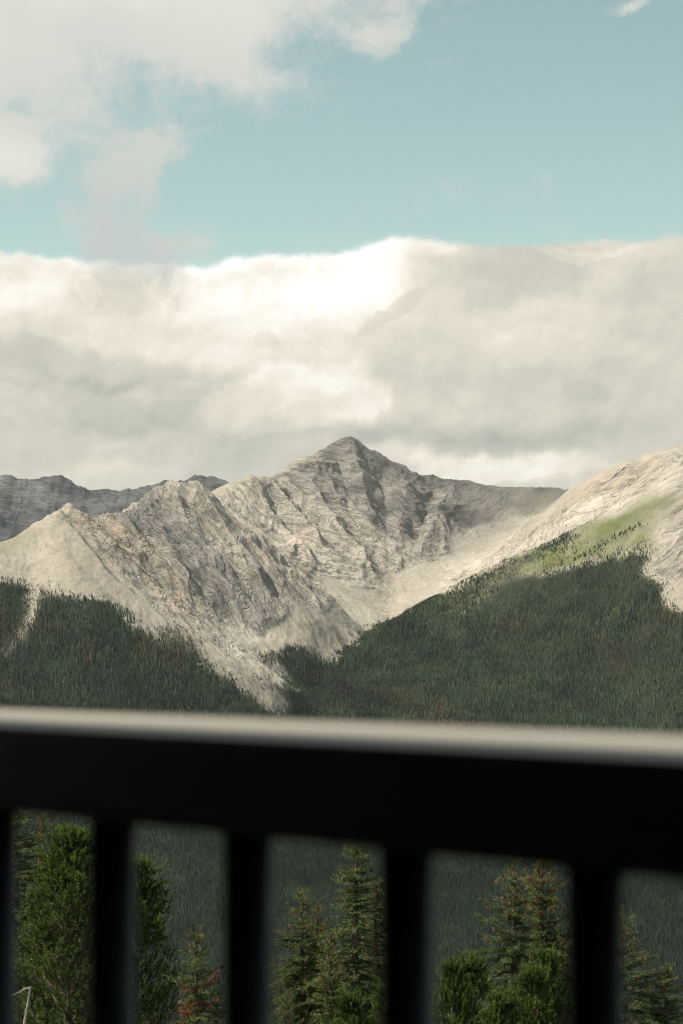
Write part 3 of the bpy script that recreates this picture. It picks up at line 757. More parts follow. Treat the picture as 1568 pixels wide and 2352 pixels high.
# ------------------------------------------------------------------ far conifers
def leaf_material(name, base, tip, trans=0.25, rough=0.6, attr='tint', inst=False, rand=0.25):
    m, t = mat(name)
    a = t.new('ShaderNodeAttribute', attribute_name=attr)
    if inst: a.attribute_type = 'INSTANCER'
    c = t.mix(a.outputs['Fac'], base, tip)
    if not inst:
        g = t.new('ShaderNodeNewGeometry'); n, _ = t.noise(g.outputs['Position'], 2.2, 4, 0.6)
        s_ = t.vmath('SCALE', c); t.l.new(t.lin(n, 0.25, 0.75, 1 - rand, 1 + rand), s_.node.inputs['Scale']); c = s_
    p = principled(t, c, rough, 0.25)
    tr = t.new('ShaderNodeBsdfTranslucent'); t.put(tr.inputs[0], c)
    mx = t.new('ShaderNodeMixShader'); mx.inputs[0].default_value = trans
    t.l.new(p, mx.inputs[1]); t.l.new(tr.outputs[0], mx.inputs[2])
    finish(t, mx.outputs[0])
    return m
def forest_material():
    m, t = mat('distant_conifer')
    a = t.new('ShaderNodeAttribute', attribute_name='tint'); a.attribute_type = 'INSTANCER'
    b = t.new('ShaderNodeAttribute', attribute_name='value'); b.attribute_type = 'INSTANCER'
    c = t.mix(a.outputs['Fac'], (0.040, 0.061, 0.031), (0.105, 0.062, 0.040))
    s_ = t.vmath('SCALE', c); t.l.new(b.outputs['Fac'], s_.node.inputs['Scale'])
    finish(t, principled(t, s_, 0.8, 0.1))
    return m
M_FOREST = forest_material()
M_LONE = leaf_material('lone_conifer_foliage', (0.030, 0.046, 0.024), (0.045, 0.060, 0.028), 0.1)
def bark_material(name, c1, c2):
    m, t = mat(name)
    g = t.new('ShaderNodeNewGeometry'); n, _ = t.noise(g.outputs['Position'], 14, 5, 0.65)
    b = t.new('ShaderNodeBump'); b.inputs['Strength'].default_value = 0.6; b.inputs['Distance'].default_value = 0.02; t.l.new(n, b.inputs['Height'])
    finish(t, principled(t, t.mix(t.smooth(n, 0.3, 0.7), c1, c2), 0.9, 0.15, b.outputs[0]))
    return m
M_BARK = bark_material('conifer_bark', (0.07, 0.05, 0.035), (0.17, 0.13, 0.095))
M_DEAD = bark_material('bleached_deadwood', (0.26, 0.22, 0.18), (0.42, 0.37, 0.31))

def far_tree(seed, radius, nlay, ragged):
    rr = random.Random(seed)
    V_, F_ = [], []
    for L in range(nlay):
        f0 = 0.10 + 0.90 * L / nlay
        h0 = f0; h1 = min(1.0, f0 + 1.75 / nlay)
        r = radius * (1 - f0) ** 0.8 * rr.uniform(0.8, 1.15) + 0.012
        k = 6
        ph = rr.uniform(0, 6.28)
        b = len(V_)
        for i in range(k):
            a_ = ph + i * 2 * math.pi / k + rr.uniform(-.2, .2)
            q = r * (rr.uniform(1 - ragged, 1.0) if i % 2 else 1.0)
            V_.append((q * math.cos(a_), q * math.sin(a_), h0 + rr.uniform(-.03, .015)))
        V_.append((rr.uniform(-.01, .01), rr.uniform(-.01, .01), h1))
        for i in range(k): F_.append((b + i, b + (i + 1) % k, b + k))
    b = len(V_)
    for i in range(3):
        a_ = i * 2.09; V_.append((0.018 * math.cos(a_), 0.018 * math.sin(a_), -0.15))
    for i in range(3):
        a_ = i * 2.09; V_.append((0.012 * math.cos(a_), 0.012 * math.sin(a_), 0.3))
    for i in range(3): F_.append((b + i, b + (i + 1) % 3, b + 3 + (i + 1) % 3)); F_.append((b + i, b + 3 + (i + 1) % 3, b + 3 + i))
    return V_, F_
src = bpy.data.collections.new('conifer_sources')
for k, (rad, nl_, rg) in enumerate([(0.13, 6, .45), (0.17, 5, .4), (0.105, 7, .5), (0.20, 5, .35), (0.15, 6, .5)]):
    v_, f_ = far_tree(k, rad, nl_, rg)
    me = bpy.data.meshes.new('distant_conifer'); me.from_pydata(v_, [], f_); me.materials.append(M_FOREST)
    o = bpy.data.objects.new('distant_conifer', me); src.objects.link(o)

rs = np.random.RandomState(5)
def sample_surface(n, ulim=0.174, y0=4350, y1=7230):
    """points spread evenly over the visible ground sheet, in plan"""
    yy = np.sqrt(rs.uniform(y0 ** 2, y1 ** 2, n)); uu = rs.uniform(-ulim, ulim, n)
    fi = np.interp(yy, ys, np.arange(len(ys))); fj = (uu - us[0]) / (us[1] - us[0])
    i = np.clip(fi.astype(int), 0, len(ys) - 2); j = np.clip(fj.astype(int), 0, nu - 2); a = fi - i; b = fj - j
    zz = (VZ[i, j] * (1 - b) + VZ[i, j + 1] * b) * (1 - a) + (VZ[i + 1, j] * (1 - b) + VZ[i + 1, j + 1] * b) * a
    return uu * yy, yy, zz
NS = 560000
tx, ty, tz = sample_surface(NS)
Pp = np.c_[tx, ty, tz]
tpx, tpy = proj(Pp)
ex_, ey_ = edge_wobble(tx, ty, tz)
wob = ex_ + fbm(tx / 45, ty / 45, tz / 45, 3, 131) * 9
wob2 = ey_ + fbm(tx / 45, ty / 45, tz / 45, 3, 137) * 8
fm = lookup(R_FOREST, tpx + wob, tpy + wob2) * (1 - lookup(R_GAP, tpx, tpy))
mead = lookup(R_MEADOW, tpx, tpy)
edgefade = np.clip((fm - 0.08) * 1.35, 0, 1) ** 1.15
spotty = np.clip(0.85 + 1.3 * fbm(tx / 70, ty / 70, tz / 70, 4, 139, 0.6), 0.12, 1)
# fewer trees where nothing is seen
seen = (tpy < 1790) | (tpy > 1800)
dens = edgefade * spotty * 0.85 + 0.05 * (fm > 0.015)
okm = rs.uniform(size=NS) < dens
hs = rs.uniform(7.0, 17.0, NS) * (0.55 + 0.45 * edgefade) * (0.92 + 0.25 * fbm(tx / 200, ty / 200, tz / 200, 2, 141))
low = np.clip((1420 - tpy) / 200, 0, 0.25)
hs *= (1 - low)
# stunted clumps running up into the meadow
okm2 = (~okm) & (mead > 0.3) & (rs.uniform(size=NS) < 0.34 * np.clip(0.15 + 2.2 * fbm(tx / 90, ty / 90, tz / 90, 3, 143) + (tpy - 1215 - (1400 - tpx) * 0.1) / 200, 0, 1))
hs[okm2] = rs.uniform(2.0, 5.0, okm2.sum())
allm = okm | okm2
sel = np.where(allm)[0]
print('forest trees', len(sel))
redn = fbm(tx[sel] / 160, ty[sel] / 160, tz[sel] / 160, 3, 151)
dead = 0.75 * np.clip((redn * 1.6 + rs.normal(0, 0.30, len(sel)) - 0.10), 0, 1) * (ty[sel] > 5600)
vn = fbm(tx[sel] / 240, ty[sel] / 240, tz[sel] / 240, 3, 157)
vn2 = fbm(tx[sel] / 75, ty[sel] / 75, tz[sel] / 75, 3, 159)
val = np.clip(1.05 + 0.75 * vn + 0.75 * vn2 + rs.normal(0, 0.50, len(sel)), 0.22, 3.0) * np.where(ty[sel] < 5650, 0.80, 1.0)
hd = hs[sel]
def forest_object(name, P, H, tintv, value, label):
    me = bpy.data.meshes.new(name)
    me.vertices.add(len(P)); me.vertices.foreach_set('co', P.astype(np.float32).ravel())
    for an, dat in (('size', H), ('tint', tintv), ('value', value)):
        at = me.attributes.new(an, 'FLOAT', 'POINT'); at.data.foreach_set('value', dat.astype(np.float32))
    o = bpy.data.objects.new(name, me); COL.objects.link(o)
    tag(o, label, 'forest', kind='stuff')
    ng = bpy.data.node_groups.new('scatter_conifers', 'GeometryNodeTree')
    ng.interface.new_socket('Geometry', in_out='INPUT', socket_type='NodeSocketGeometry')
    ng.interface.new_socket('Geometry', in_out='OUTPUT', socket_type='NodeSocketGeometry')
    n = ng.nodes; l = ng.links
    gi = n.new('NodeGroupInput'); go = n.new('NodeGroupOutput')
    ci = n.new('GeometryNodeCollectionInfo'); ci.inputs['Collection'].default_value = src
    ci.inputs['Separate Children'].default_value = True; ci.inputs['Reset Children'].default_value = True
    ip = n.new('GeometryNodeInstanceOnPoints')
    ip.inputs['Pick Instance'].default_value = True
    l.new(gi.outputs[0], ip.inputs['Points']); l.new(ci.outputs[0], ip.inputs['Instance'])
    ri = n.new('FunctionNodeRandomValue'); ri.data_type = 'INT'
    ri.inputs[4].default_value = 0; ri.inputs[5].default_value = 4
    l.new(ri.outputs[2], ip.inputs['Instance Index'])
    rv = n.new('FunctionNodeRandomValue'); rv.data_type = 'FLOAT_VECTOR'
    rv.inputs[0].default_value = (-0.05, -0.05, 0); rv.inputs[1].default_value = (0.05, 0.05, 6.28)
    l.new(rv.outputs[0], ip.inputs['Rotation'])
    na = n.new('GeometryNodeInputNamedAttribute'); na.data_type = 'FLOAT'; na.inputs[0].default_value = 'size'
    l.new(na.outputs[0], ip.inputs['Scale'])
    l.new(ip.outputs[0], go.inputs[0])
    md_ = o.modifiers.new('scatter', 'NODES'); md_.node_group = ng
    return o
Pf = Pp[sel]
isl = tpx[sel] < 700
forest_object('forest', Pf, hd, dead, val, 'dense dark conifer forest covering both valley slopes below the bare rock')

# single conifers that stand out on the meadow
lone_mesh = []
for k in range(4):
    v_, f_ = far_tree(40 + k, 0.19 + 0.02 * k, 7, .45)
    split = len(f_) - 6
    me = bpy.data.meshes.new('crown'); me.from_pydata(v_, [], f_[:split]); me.materials.append(M_LONE)
    mt = bpy.data.meshes.new('trunk'); mt.from_pydata(v_[-6:], [], [tuple(i - (len(v_) - 6) for i in q) for q in f_[split:]]); mt.materials.append(M_BARK)
    lone_mesh.append((me, mt))
LONE_LINE = [(1215, 1318), (1250, 1308), (1290, 1300), (1318, 1292), (1330, 1284), (1340, 1282), (1352, 1276), (1362, 1270), (1375, 1262), (1385, 1256), (1392, 1252), (1405, 1244), (1412, 1240), (1422, 1236), (1430, 1232), (1438, 1228), (1446, 1225), (1452, 1220), (1460, 1216), (1468, 1212)]
rl = random.Random(3)
cells = [(x_ + rl.uniform(-4, 4), y_ + rl.uniform(-3, 3), rl.uniform(9, 15)) for x_, y_ in LONE_LINE for _ in range(3)]
n_row = len(cells)
cells += [(rl.uniform(1300, 1490), 0, rl.uniform(4, 8)) for _ in range(70)]
cells = [(a, (b if b else rl.uniform(1250 - (a - 1350) * 0.35, 1285 - (a - 1350) * 0.2)), h) for a, b, h in cells]
def ray_ground(px_, py_):
    """walk along the ray until it meets the sheet"""
    prev = None
    for Y_ in np.arange(4700, 7250, 12.0):
        X_, _, Z_ = unproj(px_, py_, Y_)
        u = X_ / Y_
        j = int(np.clip((u - us[0]) / (us[1] - us[0]), 0, nu - 2)); i = int(np.clip(np.searchsorted(ys, Y_) - 1, 0, len(ys) - 2))
        g = VZ[i, j]
        if Z_ < g: return (X_, Y_, float(g))
    return None
first = True
for ci_, (a, b, h) in enumerate(cells):
    hit = ray_ground(a, b)
    if hit is None: continue
    me, mt = rl.choice(lone_mesh)
    root = empty('lone_conifer', hit)
    root.scale = (h, h, h); root.rotation_euler = (0, 0, rl.uniform(0, 6.28))
    for mm, nm in ((me, 'crown'), (mt, 'trunk')):
        o = bpy.data.objects.new(nm, mm); COL.objects.link(o); o.parent = root
    if ci_ < n_row:
        tag(root, 'dark conifer in the diagonal row that climbs across the green alpine meadow', 'tree', 'conifers in a diagonal row across the alpine meadow')
    else:
        tag(root, 'small dark conifer standing apart on the green alpine meadow above the forest', 'tree', 'small conifers scattered over the alpine meadow')

# ------------------------------------------------------------------ air
def haze_box(density):
    lo = (-15400, -15400, -1060); hi = (15400, 15400, 905)
    vs_ = [(x_, y_, z_) for x_ in (lo[0], hi[0]) for y_ in (lo[1], hi[1]) for z_ in (lo[2], hi[2])]
    fs = [(0, 1, 3, 2), (4, 6, 7, 5), (0, 4, 5, 1), (2, 3, 7, 6), (0, 2, 6, 4), (1, 5, 7, 3)]
    m, t = mat('valley_haze')
    v = t.new('ShaderNodeVolumePrincipled')
    v.inputs['Color'].default_value = (0.80, 0.90, 0.93, 1); v.inputs['Density'].default_value = density
    v.inputs['Anisotropy'].default_value = 0.0
    o = t.new('ShaderNodeOutputMaterial'); t.l.new(v.outputs[0], o.inputs['Volume'])
    m.cycles.homogeneous_volume = True
    h = add_mesh('haze', vs_, fs, m, kind='stuff')
    tag(h, 'thin pale air over the valley that fades the far slopes', 'haze', kind='stuff')
haze_box(HAZE)

# ------------------------------------------------------------------ clouds added out of view, placed so their shade falls on the peak, the far range and the forest
def shade_cloud_material():
    m, t = mat('cumulus')
    g = t.new('ShaderNodeNewGeometry'); n, _ = t.noise(g.outputs['Position'], 0.0028, 6, 0.6)
    lw = t.new('ShaderNodeLayerWeight'); lw.inputs[0].default_value = 0.5
    d_ = t.new('ShaderNodeBsdfDiffuse'); d_.inputs[0].default_value = (0.9, 0.9, 0.9, 1)
    tl = t.new('ShaderNodeBsdfTranslucent'); tl.inputs[0].default_value = (0.8, 0.8, 0.8, 1)
    tr = t.new('ShaderNodeBsdfTransparent')
    m1 = t.new('ShaderNodeMixShader'); m1.inputs[0].default_value = 0.4; t.l.new(d_.outputs[0], m1.inputs[1]); t.l.new(tl.outputs[0], m1.inputs[2])
    m2 = t.new('ShaderNodeMixShader'); t.l.new(t.math('MULTIPLY', t.smooth(n, 0.38, 0.56), 0.36), m2.inputs[0]); t.l.new(tr.outputs[0], m2.inputs[1]); t.l.new(m1.outputs[0], m2.inputs[2])
    finish(t, m2.outputs[0])
    return m
M_SHADE_CLOUD = shade_cloud_material()
def shade_cloud(target, height, size, seed, label):
    t_ = (height - target[2]) / sv.z
    c_ = Vector(target) + sv * t_
    nu_, nv_ = 96, 48
    a_ = np.linspace(0, 2 * np.pi, nu_, endpoint=False); b_ = np.linspace(-np.pi / 2, np.pi / 2, nv_)
    A_, B_ = np.meshgrid(a_, b_)
    X_ = np.cos(A_) * np.cos(B_); Y_ = np.sin(A_) * np.cos(B_); Z_ = np.sin(B_)
    r_ = 1 + 0.55 * fbm(X_ * 1.6, Y_ * 1.6, Z_ * 1.6, 5, seed, 0.6)
    Z_ = np.where(Z_ < 0, Z_ * 0.35, Z_)
    P_ = np.c_[(X_ * r_ * size[0] + c_.x).ravel(), (Y_ * r_ * size[1] + c_.y).ravel(), (Z_ * r_ * size[2] + c_.z).ravel()]
    i_ = np.arange(nu_ * nv_).reshape(nv_, nu_); j_ = np.roll(i_, -1, axis=1)
    F_ = np.stack([i_[:-1], j_[:-1], j_[1:], i_[1:]], -1).reshape(-1, 4)
    o = add_mesh('shade_cloud', P_, F_, M_SHADE_CLOUD, smooth=True)
    print('cloud az', math.degrees(math.atan2(c_.x, c_.y)), 'el', math.degrees(math.atan2(c_.z, math.hypot(c_.x, c_.y))), 'dist', c_.length)
    tag(o, label, 'shade_cloud', kind='stuff')
shade_cloud((130, 8800, 640), 5000, (620, 520, 150), 201, 'grey cumulus added out of view to shade the highest peak')
shade_cloud((-1000, 11400, 700), 5200, (1100, 900, 160), 207, 'broad cumulus added out of view to shade the far range')
shade_cloud((-50, 5350, -560), 3200, (1900, 560, 170), 213, 'long cumulus added out of view to shade the lower forest')

# a shred of mist caught on the summit
def summit_mist():
    m, t = mat('summit_mist')
    tcx = t.new('ShaderNodeTexCoord'); ln = t.vmath('LENGTH', tcx.outputs['Object'])
    n, _ = t.noise(tcx.outputs['Object'], 1.6, 4, 0.6)
    dn = t.math('MULTIPLY', t.smooth(t.math('MULTIPLY_ADD', n, -0.9, t.math('ADD', ln, 0.45)), 0.95, 0.45), 0.003)
    v = t.new('ShaderNodeVolumePrincipled'); v.inputs['Color'].default_value = (0.95, 0.95, 0.93, 1); t.l.new(dn, v.inputs['Density'])
    o = t.new('ShaderNodeOutputMaterial'); t.l.new(v.outputs[0], o.inputs['Volume'])
    bm = bmesh.new(); bmesh.ops.create_icosphere(bm, subdivisions=3, radius=1.0)
    me = bpy.data.meshes.new('summit_mist'); bm.to_mesh(me); bm.free(); me.materials.append(m)
    ob = bpy.data.objects.new('summit_mist', me); COL.objects.link(ob)
    ob.location = unproj(822, 1006, 8740); ob.scale = (130, 150, 40)
    tag(ob, 'faint shred of mist clinging to the highest summit', 'mist', kind='stuff')
import bmesh
summit_mist()
# ------------------------------------------------------------------ deck railing
def rail_geometry():
    # front top edge of the cap seen at (0, 1670) and (1568, 1743); it lies 'h' below the lens
    a = Vector(unproj(0, 1664, 1.0)); b = Vector(unproj(1568, 1742, 1.0))
    a = a / -a.z; b = b / -b.z                  # per unit of height below the lens
    return a, b
RA, RB = rail_geometry()
H_LENS = 0.0370
A3, B3 = RA * H_LENS, RB * H_LENS
dirv = Vector((A3.x - B3.x, A3.y - B3.y, 0)).normalized()     # runs away to the left
perp = Vector((dirv.y, -dirv.x, 0))
if perp.y < 0: perp = -perp                                    # points away from the deck
CAP_W, CAP_T = 0.136, 0.035
print('rail', B3, A3, 'angle', math.degrees(math.atan2(-dirv.x, dirv.y)))
rail_o = Vector((B3.x, B3.y, -H_LENS))
def rbox(x0, x1, y0, y1, z0, z1, bev=0.0):
    """box in rail space: x along the rail, y outwards, z down from the cap top"""
    import bmesh
    bm = bmesh.new()
    vs_ = []
    for x_ in (x0, x1):
        for y_ in (y0, y1):
            for z_ in (z0, z1):
                vs_.append(bm.verts.new((x_, y_, z_)))
    for f in ((0, 1, 3, 2), (4, 6, 7, 5), (0, 4, 5, 1), (2, 3, 7, 6), (0, 2, 6, 4), (1, 5, 7, 3)):
        bm.faces.new([vs_[i] for i in f])
    bmesh.ops.recalc_face_normals(bm, faces=bm.faces)
    if bev: bmesh.ops.bevel(bm, geom=bm.edges[:], offset=bev, segments=3, affect='EDGES')
    return bm
def rod(x, y, r, z0, z1, n=20):
    import bmesh
    bm = bmesh.new()
    bmesh.ops.create_cone(bm, cap_ends=True, segments=n, radius1=r, radius2=r, depth=z0 - z1)
    bmesh.ops.translate(bm, verts=bm.verts, vec=(x, y, (z0 + z1) / 2))
    return bm
def from_bm(name, bm, m, parent, smooth=False):
    me = bpy.data.meshes.new(name); bm.to_mesh(me); bm.free(); me.materials.append(m)
    if smooth: me.polygons.foreach_set('use_smooth', np.ones(len(me.polygons), bool))
    o = bpy.data.objects.new(name, me); COL.objects.link(o); o.parent = parent
    return o
def paint_material(name, col_, rough, bump=0.3):
    m, t = mat(name)
    tcx = t.new('ShaderNodeTexCoord')
    mp = t.new('ShaderNodeMapping'); t.l.new(tcx.outputs['Object'], mp.inputs[0]); mp.inputs['Scale'].default_value = (6, 60, 60)
    n, _ = t.noise(mp.outputs[0], 3.0, 6, 0.6)
    b = t.new('ShaderNodeBump'); b.inputs['Strength'].default_value = bump; b.inputs['Distance'].default_value = 0.0006; t.l.new(n, b.inputs['Height'])
    c = t.mix(n, tuple(v * 0.7 for v in col_), tuple(v * 1.3 for v in col_))
    finish(t, principled(t, c, t.lin(n, 0.3, 0.7, rough * 0.85, rough * 1.15), 0.5, b.outputs[0]))
    return m
M_CAP = paint_material('dark_stained_timber', (0.005, 0.004, 0.0035), 0.24, 0.12)
M_IRON = paint_material('black_painted_iron', (0.006, 0.006, 0.006), 0.55, 0.1)
rail = empty('deck_railing', rail_o)
rail.matrix_world = Matrix(((dirv.x, perp.x, 0, rail_o.x), (dirv.y, perp.y, 0, rail_o.y), (0, 0, 1, rail_o.z), (0, 0, 0, 1)))
tag(rail, 'blurred black deck railing with a broad cap and thin balusters close to the lens', 'railing')
def lit_top_material():  # light on the cap's upper face put into its colour, paler than the sides
    m, t = mat('lit_cap_top')
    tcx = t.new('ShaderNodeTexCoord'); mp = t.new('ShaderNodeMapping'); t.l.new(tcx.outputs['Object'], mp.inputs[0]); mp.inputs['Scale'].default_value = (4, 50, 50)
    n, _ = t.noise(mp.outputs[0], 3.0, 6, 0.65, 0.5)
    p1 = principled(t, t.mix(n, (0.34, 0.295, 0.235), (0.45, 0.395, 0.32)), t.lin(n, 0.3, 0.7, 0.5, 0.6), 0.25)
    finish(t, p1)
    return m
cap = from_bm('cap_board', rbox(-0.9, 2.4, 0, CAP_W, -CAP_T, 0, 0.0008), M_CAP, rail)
cap.data.materials.append(lit_top_material())
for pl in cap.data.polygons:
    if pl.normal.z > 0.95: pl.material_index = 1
from_bm('top_rail', rbox(-0.9, 2.4, 0.052, 0.088, -CAP_T - 0.012, -CAP_T - 0.0005, 0.001), M_IRON, rail)
from_bm('bottom_rail', rbox(-0.9, 2.4, 0.052, 0.088, -1.0, -0.965, 0.002), M_IRON, rail)
# balusters where the photograph has them, at an even pitch along the rail
def along_at(px_):
    r_ = Vector(unproj(px_, 1900, 1.0)); 
    c0 = rail_o + perp * 0.070
    den = r_.x * dirv.y - r_.y * dirv.x
    k = (c0.x * dirv.y - c0.y * dirv.x) / den
    P_ = Vector((r_.x * k, r_.y * k, 0))
    return (P_ - Vector((c0.x, c0.y, 0))).dot(dirv)
pos = [along_at(p) for p in (1365, 950, 580, 265, -9)]
print('baluster positions', pos, np.diff(pos))
step = (pos[-1] - pos[0]) / 4
for k in range(-7, 18):
    from_bm('baluster', rod(pos[0] + step * k, 0.070, 0.0112, -CAP_T - 0.008, -0.966), M_IRON, rail, True)
for k in (-0.85, 2.35):
    from_bm('post', rbox(k - 0.045, k + 0.045, 0.025, 0.115, -1.10, -CAP_T - 0.001, 0.003), M_CAP, rail)

# the deck the camera stands on
deck = empty('timber_deck', rail_o); deck.matrix_world = rail.matrix_world.copy()
tag(deck, 'dark timber deck of long boards behind the railing, below the picture', 'deck')
import bmesh
bmb = rbox(-1.6, 3.2, 0, 0.138, -1.135, -1.10, 0.003)
board0 = from_bm('deck_board', bmb, M_CAP, deck)
board0.location.y = 0.06
for k in range(1, 16):
    o = board0.copy(); COL.objects.link(o); o.parent = deck; o.location.y = 0.06 - 0.145 * k
for k in (-1.2, 0.8, 2.8):
    from_bm('joist', rbox(k - 0.03, k + 0.03, -2.1, 0.19, -1.33, -1.136), M_CAP, deck)

# added unseen porch over the deck, shaped so its shade keeps this side of the railing dark
shade_porch = empty('added_shade_porch', rail_o); shade_porch.matrix_world = rail.matrix_world.copy()
tag(shade_porch, 'added unseen timber wall and eave behind the camera, shaped to shade the railing', 'light blocker')
ROOF_EDGE = 1.44 * (sv.x * perp.x + sv.y * perp.y) / sv.z + 0.006      # the eave's shadow ends at the near edge of the cap
print('roof edge', ROOF_EDGE)
for k in range(18):
    from_bm('shade_wall_board', rbox(-3.2, 6.0, -2.50, -2.45, -1.10 + 0.14 * k, -1.10 + 0.14 * k + 0.137, 0.003), M_CAP, shade_porch)
from_bm('shade_roof', rbox(-3.4, 6.2, -2.9, ROOF_EDGE, 1.44, 1.52, 0.004), M_CAP, shade_porch)
for k in range(-3, 7):
    from_bm('shade_rafter', rbox(k - 0.03, k + 0.03, -2.9, ROOF_EDGE - 0.2, 1.28, 1.439), M_CAP, shade_porch)
from_bm('shade_beam', rbox(-3.4, 6.2, ROOF_EDGE - 0.55, ROOF_EDGE - 0.43, 1.08, 1.279), M_CAP, shade_porch)

# ------------------------------------------------------------------ near conifers
def tube(path, radii, n=5):
    V_, F_ = [], []
    path = [Vector(p) for p in path]
    for i, (p, r_) in enumerate(zip(path, radii)):
        d_ = (path[min(i + 1, len(path) - 1)] - path[max(i - 1, 0)]).normalized()
        a_ = d_.orthogonal().normalized(); b_ = d_.cross(a_)
        for k in range(n):
            t0 = 2 * math.pi * k / n
            V_.append(tuple(p + (a_ * math.cos(t0) + b_ * math.sin(t0)) * r_))
        if i:
            for k in range(n):
                F_.append(((i - 1) * n + k, (i - 1) * n + (k + 1) % n, i * n + (k + 1) % n, i * n + k))
    return V_, F_
class Wood:
    def __init__(s): s.v = []; s.f = []
    def add(s, path, radii, n=4):
        v, f = tube(path, radii, n); b = len(s.v); s.v += v; s.f += [tuple(i + b for i in q) for q in f]
def needles(seg, rs_, length, width, ang, per_m):
    """seg: rows (x0,y0,z0,x1,y1,z1,tint,density) -> triangles"""
    seg = np.asarray(seg, np.float64)
    A = seg[:, :3]; B = seg[:, 3:6]; L_ = np.linalg.norm(B - A, axis=1)
    n = np.maximum(1, np.round(L_ * per_m * seg[:, 7]).astype(int))
    id_ = np.repeat(np.arange(len(seg)), n); m = len(id_)
    t0 = rs_.uniform(0, 1, m)[:, None]
    ax = ((B - A) / np.maximum(L_, 1e-6)[:, None])[id_]
    base_ = A[id_] * (1 - t0) + B[id_] * t0
    rnd = rs_.normal(size=(m, 3)); rad = rnd - (rnd * ax).sum(1)[:, None] * ax; rad /= np.linalg.norm(rad, axis=1)[:, None] + 1e-9
    th = np.radians(ang) * rs_.uniform(0.7, 1.25, m)[:, None]
    dr = ax * np.cos(th) + rad * np.sin(th)
    side = np.cross(dr, rs_.normal(size=(m, 3))); side /= np.linalg.norm(side, axis=1)[:, None] + 1e-9
    ln = length * rs_.uniform(0.75, 1.2, m)[:, None]
    P0 = base_ + side * width / 2; P1 = base_ - side * width / 2; P2 = base_ + dr * ln
    V_ = np.stack([P0, P1, P2], 1).reshape(-1, 3)
    tint_ = np.repeat(np.clip(seg[id_, 6] + rs_.normal(0, 0.10, m), 0, 1), 3)
    return V_, np.arange(len(V_)).reshape(-1, 3), tint_
def cone_mesh(points, rs_, length, rad, upright=False):
    V_, F_ = [], []
    for p in points:
        b = len(V_); L0 = length * rs_.uniform(0.75, 1.15)
        tilt = rs_.normal(0, 0.25, 2)
        for zf, rf in ((0, .35), (.3, 1), (.7, .8)):
            for k in range(5):
                a_ = k * 1.2566
                V_.append((p[0] + math.cos(a_) * rad * rf - tilt[0] * zf * L0, p[1] + math.sin(a_) * rad * rf - tilt[1] * zf * L0, p[2] - zf * L0))
        V_.append((p[0] - tilt[0] * L0, p[1] - tilt[1] * L0, p[2] - L0))
        for r_ in range(2):
            for k in range(5):
                F_.append((b + r_ * 5 + k, b + r_ * 5 + (k + 1) % 5, b + (r_ + 1) * 5 + (k + 1) % 5)); F_.append((b + r_ * 5 + k, b + (r_ + 1) * 5 + (k + 1) % 5, b + (r_ + 1) * 5 + k))
        for k in range(5): F_.append((b + 10 + k, b + 10 + (k + 1) % 5, b + 15))
    return V_, F_
class Tree: pass
